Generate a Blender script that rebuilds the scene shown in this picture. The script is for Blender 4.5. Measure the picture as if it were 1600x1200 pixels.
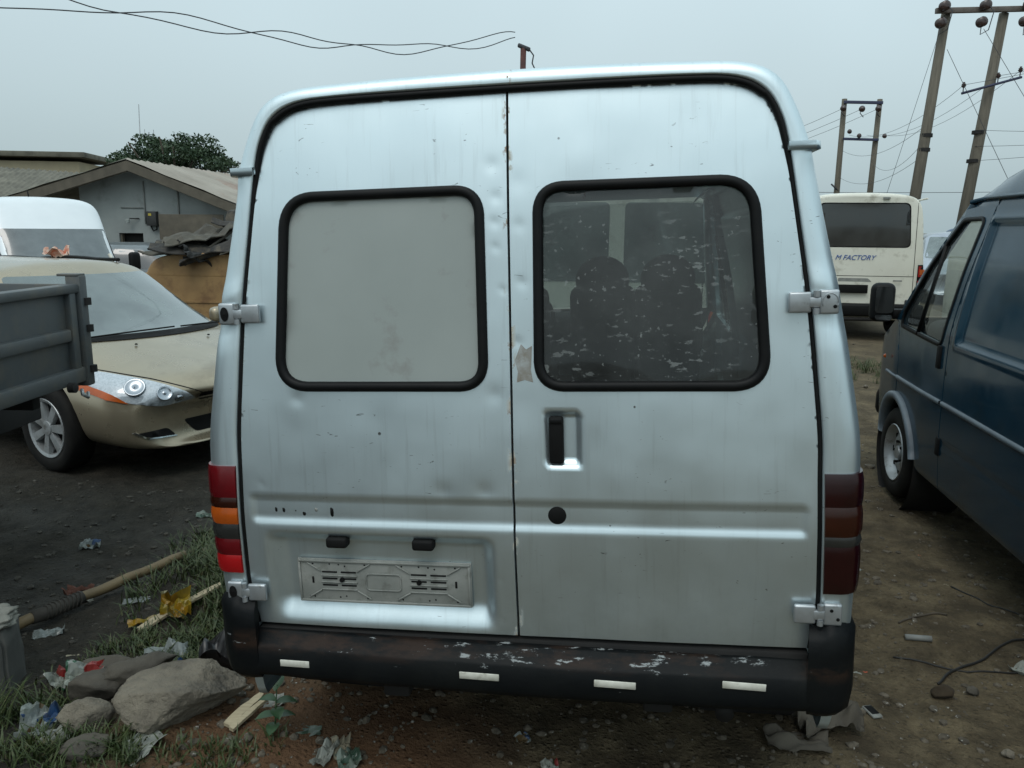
import bpy, bmesh, math, random
import numpy as np
from math import radians as rad, sin, cos, pi
from mathutils import Vector, Matrix, noise as mnoise
from mathutils.geometry import delaunay_2d_cdt
from mathutils.bvhtree import BVHTree

for _o in list(bpy.data.objects):
    bpy.data.objects.remove(_o)
SC = bpy.context.scene
COL = SC.collection
RNG = np.random.default_rng(11)
random.seed(5)

# ---------------------------------------------------------------- camera, sky, sun, exposure
cam_d = bpy.data.cameras.new('camera')
cam_d.sensor_width = 36.0
cam_d.lens = 28.125
cam_d.clip_start = 0.05
cam_d.clip_end = 3000
CAM = bpy.data.objects.new('camera', cam_d)
COL.objects.link(CAM)
CAM.matrix_world = Matrix.Translation((0, 0, 1.87)) @ Matrix.Rotation(rad(90 - 11.0), 4, 'X') @ Matrix.Rotation(rad(0.5), 4, 'Z')
SC.camera = CAM

SUN_EL, SUN_AZ = rad(58), rad(200)          # high, hazy, from behind the camera
world = bpy.data.worlds.new('World')
SC.world = world
world.use_nodes = True
wn, wl = world.node_tree.nodes, world.node_tree.links
wn.clear()
w_out = wn.new('ShaderNodeOutputWorld')
w_bg = wn.new('ShaderNodeBackground')
w_sky = wn.new('ShaderNodeTexSky')
w_sky.sky_type = 'NISHITA'
w_sky.sun_disc = False
w_sky.sun_elevation = SUN_EL
w_sky.sun_rotation = SUN_AZ
w_sky.air_density = 1.2
w_sky.dust_density = 5.0
w_sky.ozone_density = 1.5
w_hsv = wn.new('ShaderNodeHueSaturation')
w_hsv.inputs['Saturation'].default_value = 0.45
w_mix = wn.new('ShaderNodeMixRGB')          # thin even overcast veil over the clear sky
w_mix.inputs['Fac'].default_value = 0.72
w_mix.inputs['Color2'].default_value = (5.0, 6.35, 6.75, 1)
wl.new(w_sky.outputs[0], w_hsv.inputs['Color'])
wl.new(w_hsv.outputs[0], w_mix.inputs['Color1'])
w_tc = wn.new('ShaderNodeTexCoord')         # faint uneven cloud cover
w_nz = wn.new('ShaderNodeTexNoise')
w_nz.inputs['Scale'].default_value = 1.6
w_nz.inputs['Detail'].default_value = 3.0
w_mr = wn.new('ShaderNodeMapRange')
w_mr.inputs['From Min'].default_value = 0.3
w_mr.inputs['From Max'].default_value = 0.7
w_mr.inputs['To Min'].default_value = 0.93
w_mr.inputs['To Max'].default_value = 1.07
w_mul = wn.new('ShaderNodeMixRGB')
w_mul.blend_type = 'MULTIPLY'
w_mul.inputs['Fac'].default_value = 1.0
wl.new(w_tc.outputs['Generated'], w_nz.inputs['Vector'])
wl.new(w_nz.outputs[0], w_mr.inputs['Value'])
wl.new(w_mix.outputs[0], w_mul.inputs['Color1'])
w_sep = wn.new('ShaderNodeSeparateXYZ')    # an overcast sky is brighter overhead than at the horizon
w_gr = wn.new('ShaderNodeMapRange')
w_gr.inputs['From Min'].default_value = 0.0
w_gr.inputs['From Max'].default_value = 1.0
w_gr.inputs['To Min'].default_value = 0.84
w_gr.inputs['To Max'].default_value = 1.75
w_mm = wn.new('ShaderNodeMath')
w_mm.operation = 'MULTIPLY'
wl.new(w_tc.outputs['Generated'], w_sep.inputs[0])
wl.new(w_sep.outputs[2], w_gr.inputs['Value'])
wl.new(w_gr.outputs[0], w_mm.inputs[0])
wl.new(w_mr.outputs[0], w_mm.inputs[1])
wl.new(w_mm.outputs[0], w_mul.inputs['Color2'])
wl.new(w_mul.outputs[0], w_bg.inputs['Color'])
w_bg.inputs['Strength'].default_value = 0.125
wl.new(w_bg.outputs[0], w_out.inputs['Surface'])

sun_d = bpy.data.lights.new('sun', 'SUN')
sun_d.energy = 0.5
sun_d.angle = rad(25)
sun_d.color = (1.0, 0.97, 0.92)
SUN = bpy.data.objects.new('sun', sun_d)
COL.objects.link(SUN)
_sd = Vector((sin(SUN_AZ) * cos(SUN_EL), cos(SUN_AZ) * cos(SUN_EL), sin(SUN_EL)))
SUN.rotation_euler = _sd.to_track_quat('Z', 'Y').to_euler()
SUN.location = (0, -5, 30)

SC.view_settings.view_transform = 'Standard'
SC.view_settings.look = 'None'
SC.view_settings.exposure = 0.0
SC.view_settings.gamma = 1.0
SC.view_settings.use_curve_mapping = False
try:
    SC.cycles.max_bounces = 8
    SC.cycles.transparent_max_bounces = 16
    SC.cycles.use_denoising = True
except Exception:
    pass

# ---------------------------------------------------------------- materials
def nodes_of(name):
    m = bpy.data.materials.new(name)
    m.use_nodes = True
    nt = m.node_tree
    b = nt.nodes.get('Principled BSDF')
    return m, nt, b

def setin(b, **kw):
    for k, v in kw.items():
        k = k.replace('_', ' ')
        if k in b.inputs:
            b.inputs[k].default_value = v

def col4(c):
    return (c[0], c[1], c[2], 1)

class NT:
    """small helper to wire procedural nodes"""
    def __init__(s, nt):
        s.nt = nt
        s.tc = nt.nodes.new('ShaderNodeTexCoord')
    def n(s, t, **ins):
        nd = s.nt.nodes.new(t)
        for k, v in ins.items():
            nd.inputs[k.replace('_', ' ')].default_value = v
        return nd
    def l(s, a, b):
        s.nt.links.new(a, b)
    def noise(s, scale, detail=4, rough=0.55, stretch=None, dist=0.0):
        nd = s.n('ShaderNodeTexNoise')
        nd.inputs['Scale'].default_value = scale
        nd.inputs['Detail'].default_value = detail
        nd.inputs['Roughness'].default_value = rough
        nd.inputs['Distortion'].default_value = dist
        if stretch:
            mp = s.n('ShaderNodeMapping')
            mp.inputs['Scale'].default_value = stretch
            s.l(s.tc.outputs['Object'], mp.inputs['Vector'])
            s.l(mp.outputs[0], nd.inputs['Vector'])
        else:
            s.l(s.tc.outputs['Object'], nd.inputs['Vector'])
        return nd.outputs[0]
    def voro(s, scale, feature='F1', out=0):
        nd = s.n('ShaderNodeTexVoronoi')
        nd.feature = feature
        nd.inputs['Scale'].default_value = scale
        s.l(s.tc.outputs['Object'], nd.inputs['Vector'])
        return nd.outputs[out]
    def rng(s, v, a, b, c=0.0, d=1.0, smooth=False):
        nd = s.n('ShaderNodeMapRange')
        if smooth:
            nd.interpolation_type = 'SMOOTHSTEP'
        nd.inputs['From Min'].default_value = a
        nd.inputs['From Max'].default_value = b
        nd.inputs['To Min'].default_value = c
        nd.inputs['To Max'].default_value = d
        s.l(v, nd.inputs['Value'])
        return nd.outputs[0]
    def math(s, op, a, b=None):
        nd = s.n('ShaderNodeMath')
        nd.operation = op
        for i, v in enumerate((a, b)):
            if v is None:
                continue
            if isinstance(v, (int, float)):
                nd.inputs[i].default_value = v
            else:
                s.l(v, nd.inputs[i])
        return nd.outputs[0]
    def mix(s, f, a, b, mode='MIX'):
        nd = s.n('ShaderNodeMixRGB')
        nd.blend_type = mode
        for i, v in enumerate((f, a, b)):
            if isinstance(v, (int, float)):
                nd.inputs[i].default_value = v
            elif isinstance(v, (tuple, list)):
                nd.inputs[i].default_value = col4(v)
            else:
                s.l(v, nd.inputs[i])
        return nd.outputs[0]
    def bump(s, h, strength, dist=0.01):
        nd = s.n('ShaderNodeBump')
        nd.inputs['Strength'].default_value = strength
        nd.inputs['Distance'].default_value = dist
        s.l(h, nd.inputs['Height'])
        return nd.outputs[0]
    def xyz(s):
        nd = s.n('ShaderNodeSeparateXYZ')
        s.l(s.tc.outputs['Object'], nd.inputs[0])
        return nd.outputs

def mat(name, c1, c2=None, scale=6, rough=0.6, metal=0.0, bump=0.0, bscale=None, bdist=0.01, coat=0.0, rv=0.0, detail=5, spec=0.5, stretch=None, dirt=None, dirt_amt=0.5, dirt_scale=5):
    m, nt, b = nodes_of(name)
    h = NT(nt)
    setin(b, Roughness=rough, Metallic=metal, Coat_Weight=coat, Coat_Roughness=0.08, Specular_IOR_Level=spec)
    cur = None
    if c2 is None:
        b.inputs['Base Color'].default_value = col4(c1)
        cur = col4(c1)[:3]
    nz = h.noise(scale, detail, stretch=stretch)
    if c2 is not None:
        cur = h.mix(h.rng(nz, 0.32, 0.68), c1, c2)
    if dirt is not None:
        dn = h.noise(dirt_scale, 7, 0.65)
        cur = h.mix(h.rng(dn, 0.62 - 0.25 * dirt_amt, 0.75, 0, 0.9), cur, dirt)
    if not isinstance(cur, tuple):
        h.l(cur, b.inputs['Base Color'])
    if rv:
        h.l(h.rng(h.noise(scale * 2.3, 4), 0.3, 0.7, max(0.02, rough - rv), min(1, rough + rv)), b.inputs['Roughness'])
    if bump:
        h.l(h.bump(h.noise(bscale or scale * 3, 6, 0.6, stretch=stretch), bump, bdist), b.inputs['Normal'])
    return m

# silver metallic paint: worn, dusty, chipped along the door edges
def silver_paint():
    m, nt, b = nodes_of('silver_paint')
    h = NT(nt)
    x, y, z = h.xyz()
    dust = h.noise(2.3, 6, 0.6, stretch=(1.0, 1.0, 0.45))
    base = h.mix(h.rng(dust, 0.35, 0.7), (0.66, 0.755, 0.785), (0.60, 0.69, 0.72))
    streak = h.noise(9, 5, 0.6, stretch=(6.0, 1.0, 0.35))
    base = h.mix(h.rng(streak, 0.56, 0.85, 0, 0.26), base, (0.22, 0.23, 0.22))
    # lowest part: grime, with the dim teal reflection there put into its colour
    low = h.math('MULTIPLY', h.rng(z, 0.95, 0.5), h.rng(h.noise(5, 6, 0.7), 0.35, 0.7))
    base = h.mix(h.math('MULTIPLY', low, 0.35), base, (0.27, 0.325, 0.33))
    # fine scratches
    scr = h.noise(26, 2, 0.5, stretch=(0.7, 1.0, 2.6), dist=2.2)
    sm = h.math('MULTIPLY', h.rng(scr, 0.715, 0.735), h.rng(h.noise(3, 2), 0.46, 0.58))
    base = h.mix(h.math('MULTIPLY', sm, 0.7), base, (0.05, 0.05, 0.05))
    # chips of primer and rust by the meeting edges of the doors
    ax = h.math('ABSOLUTE', x)
    edge = h.rng(ax, 0.004, 0.018, 1, 0)
    chip = h.math('MULTIPLY', edge, h.rng(h.noise(26, 4, 0.6, stretch=(1, 1, 0.55)), 0.56, 0.60))
    cc = h.mix(h.rng(h.noise(14, 2), 0.45, 0.55), (0.21, 0.12, 0.055), (0.42, 0.40, 0.33))
    base = h.mix(chip, base, cc)
    # sparse flaked spots
    vo = h.voro(15)
    vz = h.noise(1.7, 3)
    sp = h.math('MULTIPLY', h.rng(vo, 0.085, 0.06), h.rng(vz, 0.60, 0.63))
    base = h.mix(sp, base, (0.07, 0.065, 0.06))
    h.l(base, b.inputs['Base Color'])
    notp = h.math('SUBTRACT', 1.0, chip)
    h.l(h.math('MULTIPLY', notp, 0.86), b.inputs['Metallic'])
    rgh = h.rng(h.noise(4, 5), 0.3, 0.7, 0.29, 0.41)
    h.l(rgh, b.inputs['Roughness'])
    hgt = h.math('ADD', h.math('MULTIPLY', h.noise(3.2, 2), 1.0), h.math('MULTIPLY', h.noise(60, 2), 0.012))
    h.l(h.bump(hgt, 0.10, 0.02), b.inputs['Normal'])
    return m

def black_bumper():
    m, nt, b = nodes_of('bumper_black')
    h = NT(nt)
    x, y, z = h.xyz()
    base = h.mix(h.rng(h.noise(7, 5), 0.3, 0.7), (0.003, 0.004, 0.005), (0.007, 0.008, 0.008))
    topm = h.math('MULTIPLY', h.rng(z, 0.462, 0.498), h.rng(z, 0.56, 0.525))
    wear = h.noise(34, 8, 0.75, stretch=(0.4, 1, 1.3))
    ru = h.math('MULTIPLY', topm, h.rng(h.noise(6, 6, 0.7, stretch=(0.4, 1, 1)), 0.5, 0.6))
    base = h.mix(h.math('MULTIPLY', ru, 0.35), base, (0.06, 0.032, 0.02))
    wh = h.math('MULTIPLY', h.math('ADD', h.math('MULTIPLY', topm, 0.085), wear), 1.0)
    cx = h.rng(h.math('ABSOLUTE', h.math('SUBTRACT', x, 0.15)), 0.45, 0.8, 0.0, -0.07)
    wh = h.math('ADD', wh, cx)
    wm = h.rng(wh, 0.662, 0.70)
    base = h.mix(h.math('MULTIPLY', wm, 0.8), base, (0.30, 0.32, 0.32))
    h.l(base, b.inputs['Base Color'])
    setin(b, Roughness=0.5, Specular_IOR_Level=0.13)
    h.l(h.bump(h.noise(40, 5), 0.25, 0.004), b.inputs['Normal'])
    return m

def dirty_glass(name, tint, dustcol, dust, gloss=1.0, specks=False):
    m = bpy.data.materials.new(name)
    m.use_nodes = True
    nt = m.node_tree
    for nd in list(nt.nodes):
        nt.nodes.remove(nd)
    h = NT(nt)
    out = h.n('ShaderNodeOutputMaterial')
    tr = h.n('ShaderNodeBsdfTransparent')
    tr.inputs[0].default_value = col4(tint)
    df = h.n('ShaderNodeBsdfDiffuse')
    df.inputs[0].default_value = col4(dustcol)
    gl = h.n('ShaderNodeBsdfGlossy')
    gl.inputs['Roughness'].default_value = 0.03
    ge = h.n('ShaderNodeNewGeometry')       # same reflectance from both sides of the thin pane
    vd = h.n('ShaderNodeVectorMath'); vd.operation = 'DOT_PRODUCT'
    h.l(ge.outputs['Normal'], vd.inputs[0]); h.l(ge.outputs['Incoming'], vd.inputs[1])
    fr = h.math('ADD', h.math('MULTIPLY', h.math('POWER', h.math('SUBTRACT', 1.0, h.math('ABSOLUTE', vd.outputs['Value'])), 5.0), 0.94), 0.055)
    m1 = h.n('ShaderNodeMixShader')
    d = h.rng(h.noise(3.5, 6, 0.65), 0.3, 0.75, dust * 0.4, dust * 1.7)
    if specks:
        a = h.noise(34, 3, 0.5, stretch=(0.8, 1, 2.0))
        msk = h.noise(2.6, 3)
        s1 = h.math('MULTIPLY', h.rng(a, 0.605, 0.66), h.rng(msk, 0.40, 0.58))
        b_ = h.noise(70, 2, 0.5)
        s2 = h.math('MULTIPLY', h.rng(b_, 0.65, 0.70), h.rng(h.noise(4.0, 4), 0.38, 0.58))
        vl = h.noise(42, 2, 0.5, stretch=(1, 1, 0.05))
        s3 = h.math('MULTIPLY', h.rng(vl, 0.74, 0.78), h.rng(h.noise(5.0, 2), 0.52, 0.62))
        d = h.math('ADD', d, h.math('MULTIPLY', h.math('MAXIMUM', s3, h.math('MAXIMUM', s1, s2)), 0.27))
    h.l(d, m1.inputs[0])
    h.l(tr.outputs[0], m1.inputs[1])
    h.l(df.outputs[0], m1.inputs[2])
    m2 = h.n('ShaderNodeMixShader')
    h.l(h.math('MULTIPLY', fr, gloss), m2.inputs[0])
    h.l(m1.outputs[0], m2.inputs[1])
    h.l(gl.outputs[0], m2.inputs[2])
    h.l(m2.outputs[0], out.inputs['Surface'])
    return m

def lens_mat(name, c, rough=0.12, grid=170.0):
    m, nt, b = nodes_of(name)
    h = NT(nt)
    h.l(h.mix(h.rng(h.noise(9, 4), 0.3, 0.7), c, tuple(v * 0.6 for v in c)), b.inputs['Base Color'])
    setin(b, Roughness=rough, Specular_IOR_Level=0.55, Coat_Weight=0.0, Coat_Roughness=0.05)
    wv = h.n('ShaderNodeTexWave')
    wv.bands_direction = 'Z'
    wv.inputs['Scale'].default_value = grid
    h.l(h.tc.outputs['Object'], wv.inputs['Vector'])
    h.l(h.bump(wv.outputs[1], 0.12, 0.001), b.inputs['Normal'])
    return m

def car_glass(name, c=(0.02, 0.024, 0.026), rough=0.06, dust=(0.30, 0.31, 0.30), amt=0.35):
    """closed dark car glass with road dust on it"""
    m, nt, b = nodes_of(name)
    h = NT(nt)
    nz = h.rng(h.noise(2.5, 5, 0.6), 0.3, 0.75, 0.0, amt)
    h.l(h.mix(nz, c, dust), b.inputs['Base Color'])
    h.l(h.rng(nz, 0, 1, rough, 0.6), b.inputs['Roughness'])
    setin(b, Specular_IOR_Level=0.8, Coat_Weight=1.0, Coat_Roughness=0.03)
    return m

M = {}
M['silver'] = silver_paint()
M['bumper'] = black_bumper()
M['rubber'] = mat('black_rubber', (0.003, 0.0035, 0.004), (0.006, 0.006, 0.006), 14, 0.5, spec=0.18, bump=0.1, bdist=0.003)
M['black'] = mat('matt_black', (0.003, 0.003, 0.003), (0.006, 0.006, 0.006), 9, 0.7, spec=0.2)
M['hinge'] = mat('hinge_silver', (0.46, 0.49, 0.51), (0.36, 0.38, 0.39), 20, 0.36, 0.7, bump=0.08, bdist=0.002, dirt=(0.10, 0.09, 0.07), dirt_amt=0.15, dirt_scale=25)
M['white_panel'] = mat('painted_grey_panel', (0.305, 0.335, 0.32), (0.275, 0.305, 0.29), 3.0, 0.42, bump=0.04, bscale=8, dirt=(0.22, 0.22, 0.205), dirt_amt=0.1, dirt_scale=7)
M['rearglass'] = dirty_glass('dusty_rear_glass', (0.25, 0.29, 0.28), (0.42, 0.45, 0.44), 0.075, 0.85, True)
M['clearglass'] = dirty_glass('clear_glass', (0.78, 0.82, 0.80), (0.4, 0.42, 0.4), 0.06, 1.0)
M['plate'] = mat('dusty_grey_plastic', (0.17, 0.18, 0.165), (0.25, 0.255, 0.235), 12, 0.65, bump=0.2, bdist=0.002, dirt=(0.09, 0.09, 0.075), dirt_amt=0.3, dirt_scale=18)
M['sticker'] = mat('dirty_reflective_strip', (0.62, 0.61, 0.54), (0.42, 0.41, 0.35), 22, 0.5, bump=0.1, bdist=0.002, dirt=(0.2, 0.18, 0.13), dirt_amt=0.2, dirt_scale=30)
M['red_lens'] = lens_mat('red_lens', (0.13, 0.004, 0.007))
M['red_bright'] = lens_mat('bright_red_lens', (0.40, 0.008, 0.010))
M['amber_lens'] = lens_mat('amber_lens', (0.52, 0.10, 0.010))
M['dark_red'] = lens_mat('dark_red_lens', (0.018, 0.001, 0.002))
M['dark_amber'] = lens_mat('dark_amber_lens', (0.032, 0.006, 0.002))
M['smoke_lens'] = lens_mat('smoky_lens', (0.03, 0.03, 0.028))
M['tyre'] = mat('tyre_rubber', (0.006, 0.006, 0.006), (0.016, 0.015, 0.013), 8, 0.8, spec=0.2, bump=0.2, bdist=0.004)
M['steelrim'] = mat('steel_rim', (0.42, 0.44, 0.45), (0.30, 0.31, 0.31), 9, 0.42, 0.55, dirt=(0.10, 0.085, 0.06), dirt_amt=0.3, dirt_scale=14)
M['chrome'] = mat('chrome', (0.75, 0.76, 0.77), None, 5, 0.12, 1.0)
M['seat'] = mat('seat_fabric', (0.012, 0.013, 0.014), (0.022, 0.022, 0.022), 30, 0.85, bump=0.2, bdist=0.003)
M['bluepaint'] = mat('dark_blue_paint', (0.006, 0.030, 0.052), (0.010, 0.038, 0.062), 2.5, 0.20, 0.1, coat=0.28, spec=0.25, rv=0.07, dirt=(0.018, 0.030, 0.036), dirt_amt=0.35, dirt_scale=3)
M['bluegrey'] = mat('grey_moulding', (0.13, 0.16, 0.185), (0.09, 0.11, 0.13), 9, 0.5)
M['gold'] = mat('gold_paint', (0.36, 0.305, 0.215), (0.31, 0.265, 0.19), 2.0, 0.30, 0.6, coat=0.4, rv=0.06, dirt=(0.20, 0.165, 0.115), dirt_amt=0.35, dirt_scale=2.5)
M['goldroof'] = M['gold']
M['whitepaint'] = mat('white_paint', (0.72, 0.76, 0.78), (0.66, 0.70, 0.72), 2, 0.3, coat=0.4)
M['creampaint'] = mat('cream_white_paint', (0.68, 0.675, 0.59), (0.61, 0.60, 0.52), 2.5, 0.38, coat=0.2, dirt=(0.27, 0.25, 0.19), dirt_amt=0.3, dirt_scale=4)
M['rustypaint'] = mat('weathered_brown_paint', (0.33, 0.205, 0.085), (0.22, 0.13, 0.055), 3, 0.6, bump=0.2, bdist=0.006, dirt=(0.11, 0.05, 0.025), dirt_amt=0.45, dirt_scale=4)
M['greypaint'] = mat('grey_car_paint', (0.16, 0.18, 0.19), (0.12, 0.135, 0.14), 3, 0.35, 0.4, coat=0.4)
M['silvercar'] = mat('silver_car_paint', (0.42, 0.45, 0.50), (0.36, 0.39, 0.43), 3, 0.33, 0.6, coat=0.4)
M['bluecar'] = mat('blue_car_paint', (0.02, 0.05, 0.12), None, 3, 0.3, 0.3, coat=0.5)
M['carglass'] = car_glass('dusty_car_glass')
M['windscreen'] = car_glass('dusty_windscreen', (0.02, 0.034, 0.034), 0.08, (0.17, 0.215, 0.205), 0.62)
M['vanscreen'] = car_glass('grey_van_screen', (0.03, 0.04, 0.044), 0.08, (0.16, 0.19, 0.195), 0.55)
M['darkglass'] = car_glass('dark_car_glass', (0.012, 0.014, 0.015), 0.04, (0.12, 0.12, 0.11), 0.2)
M['headlamp'] = mat('headlamp_lens', (0.52, 0.56, 0.60), (0.34, 0.38, 0.41), 70, 0.07, 0.2, coat=1.0)
M['reflector'] = mat('dulled_reflector', (0.30, 0.33, 0.36), None, 5, 0.2, 0.8)
M['truckgrey'] = mat('truck_grey_paint', (0.085, 0.095, 0.098), (0.06, 0.068, 0.072), 3, 0.5, 0.1, bump=0.15, bdist=0.005, dirt=(0.13, 0.115, 0.09), dirt_amt=0.6, dirt_scale=5)
M['chassis'] = mat('chassis_black', (0.005, 0.005, 0.005), (0.012, 0.011, 0.010), 6, 0.8)

# ---------------------------------------------------------------- mesh helpers
def tag(o, label=None, cat=None, group=None, kind=None):
    if label: o['label'] = label
    if cat: o['category'] = cat
    if group: o['group'] = group
    if kind: o['kind'] = kind
    return o

def thing(name, label, cat, loc=(0, 0, 0), rot=(0, 0, 0), group=None):
    o = bpy.data.objects.new(name, None)
    o.empty_display_size = 0.2
    COL.objects.link(o)
    o.location = loc
    o.rotation_euler = rot
    return tag(o, label, cat, group)

def add(name, verts, faces, m, parent=None, smooth=True, loc=None):
    me = bpy.data.meshes.new(name)
    me.from_pydata([tuple(v) for v in verts], [], [tuple(f) for f in faces])
    me.materials.append(m)
    if smooth:
        me.polygons.foreach_set('use_smooth', [True] * len(me.polygons))
    me.update()
    o = bpy.data.objects.new(name, me)
    COL.objects.link(o)
    if parent is not None:
        o.parent = parent
    if loc is not None:
        o.location = loc
    return o

def from_bm(name, bm, m, parent=None, smooth=False, angle=None):
    me = bpy.data.meshes.new(name)
    bmesh.ops.recalc_face_normals(bm, faces=bm.faces[:])
    if angle is not None:
        for e in bm.edges:
            e.smooth = len(e.link_faces) == 2 and e.calc_face_angle(0) < angle
        smooth = True
    bm.to_mesh(me)
    bm.free()
    me.materials.append(m)
    if smooth:
        me.polygons.foreach_set('use_smooth', [True] * len(me.polygons))
    o = bpy.data.objects.new(name, me)
    COL.objects.link(o)
    if parent is not None:
        o.parent = parent
    return o

def copy_tree(o, parent=None):
    c = o.copy()
    COL.objects.link(c)
    c.parent = parent
    for ch in list(o.children):
        copy_tree(ch, c)
    return c

def box(name, c, s, m, parent=None, bev=0.0, seg=2, rot=None):
    bm = bmesh.new()
    bmesh.ops.create_cube(bm, size=1.0)
    bmesh.ops.scale(bm, vec=Vector(s), verts=bm.verts)
    if bev > 0:
        bmesh.ops.bevel(bm, geom=bm.edges[:], offset=min(bev, min(s) * 0.49), segments=seg, profile=0.5, affect='EDGES')
    if rot:
        bmesh.ops.rotate(bm, cent=(0, 0, 0), matrix=Matrix.Rotation(rot[2], 3, 'Z') @ Matrix.Rotation(rot[1], 3, 'Y') @ Matrix.Rotation(rot[0], 3, 'X'), verts=bm.verts)
    bmesh.ops.translate(bm, vec=Vector(c), verts=bm.verts)
    return from_bm(name, bm, m, parent, angle=0.6 if bev > 0 else None)

def tube_geo(path, r, n=8, closed=False, cap=True):
    P = [Vector(p) for p in path]
    k = len(P)
    rr = r if isinstance(r, (list, tuple)) else [r] * k
    V, F = [], []
    prev = None
    for i in range(k):
        if closed:
            t = (P[(i + 1) % k] - P[i - 1])
        else:
            t = P[min(i + 1, k - 1)] - P[max(i - 1, 0)]
        t.normalize()
        if prev is None:
            a = Vector((0, 0, 1)) if abs(t.z) < 0.9 else Vector((1, 0, 0))
            u = t.cross(a).normalized()
        else:
            u = (prev - t * prev.dot(t)).normalized()
        prev = u
        w = t.cross(u)
        for j in range(n):
            a = 2 * pi * j / n
            V.append(P[i] + (u * cos(a) + w * sin(a)) * rr[i])
    for i in range(k if closed else k - 1):
        i2 = (i + 1) % k
        for j in range(n):
            j2 = (j + 1) % n
            F.append((i * n + j, i * n + j2, i2 * n + j2, i2 * n + j))
    if cap and not closed:
        F.append(tuple(range(n - 1, -1, -1)))
        F.append(tuple((k - 1) * n + j for j in range(n)))
    return V, F

def tube(name, path, r, m, parent=None, n=8, closed=False):
    V, F = tube_geo(path, r, n, closed)
    return add(name, V, F, m, parent)

def lathe_geo(prof, n=32, axis='X', c=(0, 0, 0), cap0=True):
    """prof: list of (a, r): a along the axis, r radius"""
    V, F = [], []
    for a, r in prof:
        for j in range(n):
            t = 2 * pi * j / n
            if axis == 'X': p = (a, r * cos(t), r * sin(t))
            elif axis == 'Y': p = (r * cos(t), a, r * sin(t))
            else: p = (r * cos(t), r * sin(t), a)
            V.append((p[0] + c[0], p[1] + c[1], p[2] + c[2]))
    k = len(prof)
    for i in range(k - 1):
        for j in range(n):
            j2 = (j + 1) % n
            F.append((i * n + j, i * n + j2, (i + 1) * n + j2, (i + 1) * n + j))
    if cap0: F.append(tuple(range(n)))
    F.append(tuple((k - 1) * n + j for j in range(n - 1, -1, -1)))
    return V, F

def lathe(name, prof, m, parent=None, n=32, axis='X', c=(0, 0, 0), angle=0.7, cap0=True):
    V, F = lathe_geo(prof, n, axis, c, cap0)
    bm = bmesh.new()
    vs = [bm.verts.new(v) for v in V]
    for f in F:
        try: bm.faces.new([vs[i] for i in f])
        except ValueError: pass
    return from_bm(name, bm, m, parent, angle=angle)

def join_geo(parts):
    V, F = [], []
    for v, f in parts:
        o = len(V)
        V += [tuple(p) for p in v]
        F += [tuple(i + o for i in q) for q in f]
    return V, F

def box_geo(c, s, R=None):
    V = []
    for i in (-.5, .5):
        for j in (-.5, .5):
            for k in (-.5, .5):
                p = Vector((i * s[0], j * s[1], k * s[2]))
                if R is not None: p = R @ p
                V.append(p + Vector(c))
    F = [(0, 1, 3, 2), (4, 6, 7, 5), (0, 4, 5, 1), (2, 3, 7, 6), (0, 2, 6, 4), (1, 5, 7, 3)]
    return V, F

def sstep(a, b, x):
    t = np.clip((np.asarray(x, float) - a) / (b - a), 0, 1)
    return t * t * (3 - 2 * t)

def pip(P, poly):
    x, y = P[:, 0], P[:, 1]
    ins = np.zeros(len(P), bool)
    n = len(poly)
    for i in range(n):
        x1, y1 = poly[i]
        x2, y2 = poly[(i + 1) % n]
        if y1 == y2: continue
        c = ((y1 > y) != (y2 > y)) & (x < (x2 - x1) * (y - y1) / (y2 - y1) + x1)
        ins ^= c
    return ins

def densify(poly, step):
    out = []
    n = len(poly)
    for i in range(n):
        a, b = np.array(poly[i], float), np.array(poly[(i + 1) % n], float)
        k = max(1, int(math.ceil(np.linalg.norm(b - a) / step)))
        for j in range(k):
            out.append(tuple(a + (b - a) * j / k))
    return out

def roundpoly(pts, r, n=6):
    out = []
    k = len(pts)
    for i in range(k):
        p, a, b = (np.array(q, float) for q in (pts[i], pts[i - 1], pts[(i + 1) % k]))
        ri = r[i] if isinstance(r, (list, tuple)) else r
        da, db = a - p, b - p
        la, lb = np.linalg.norm(da), np.linalg.norm(db)
        ri = min(ri, la * 0.49, lb * 0.49)
        if ri < 1e-4:
            out.append(tuple(p)); continue
        A, B = p + da / la * ri, p + db / lb * ri
        for j in range(n + 1):
            t = j / n
            q = (1 - t) ** 2 * A + 2 * t * (1 - t) * (p * 0.92 + 0.08 * (A + B) / 2) + t * t * B
            out.append(tuple(q))
    return out

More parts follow.
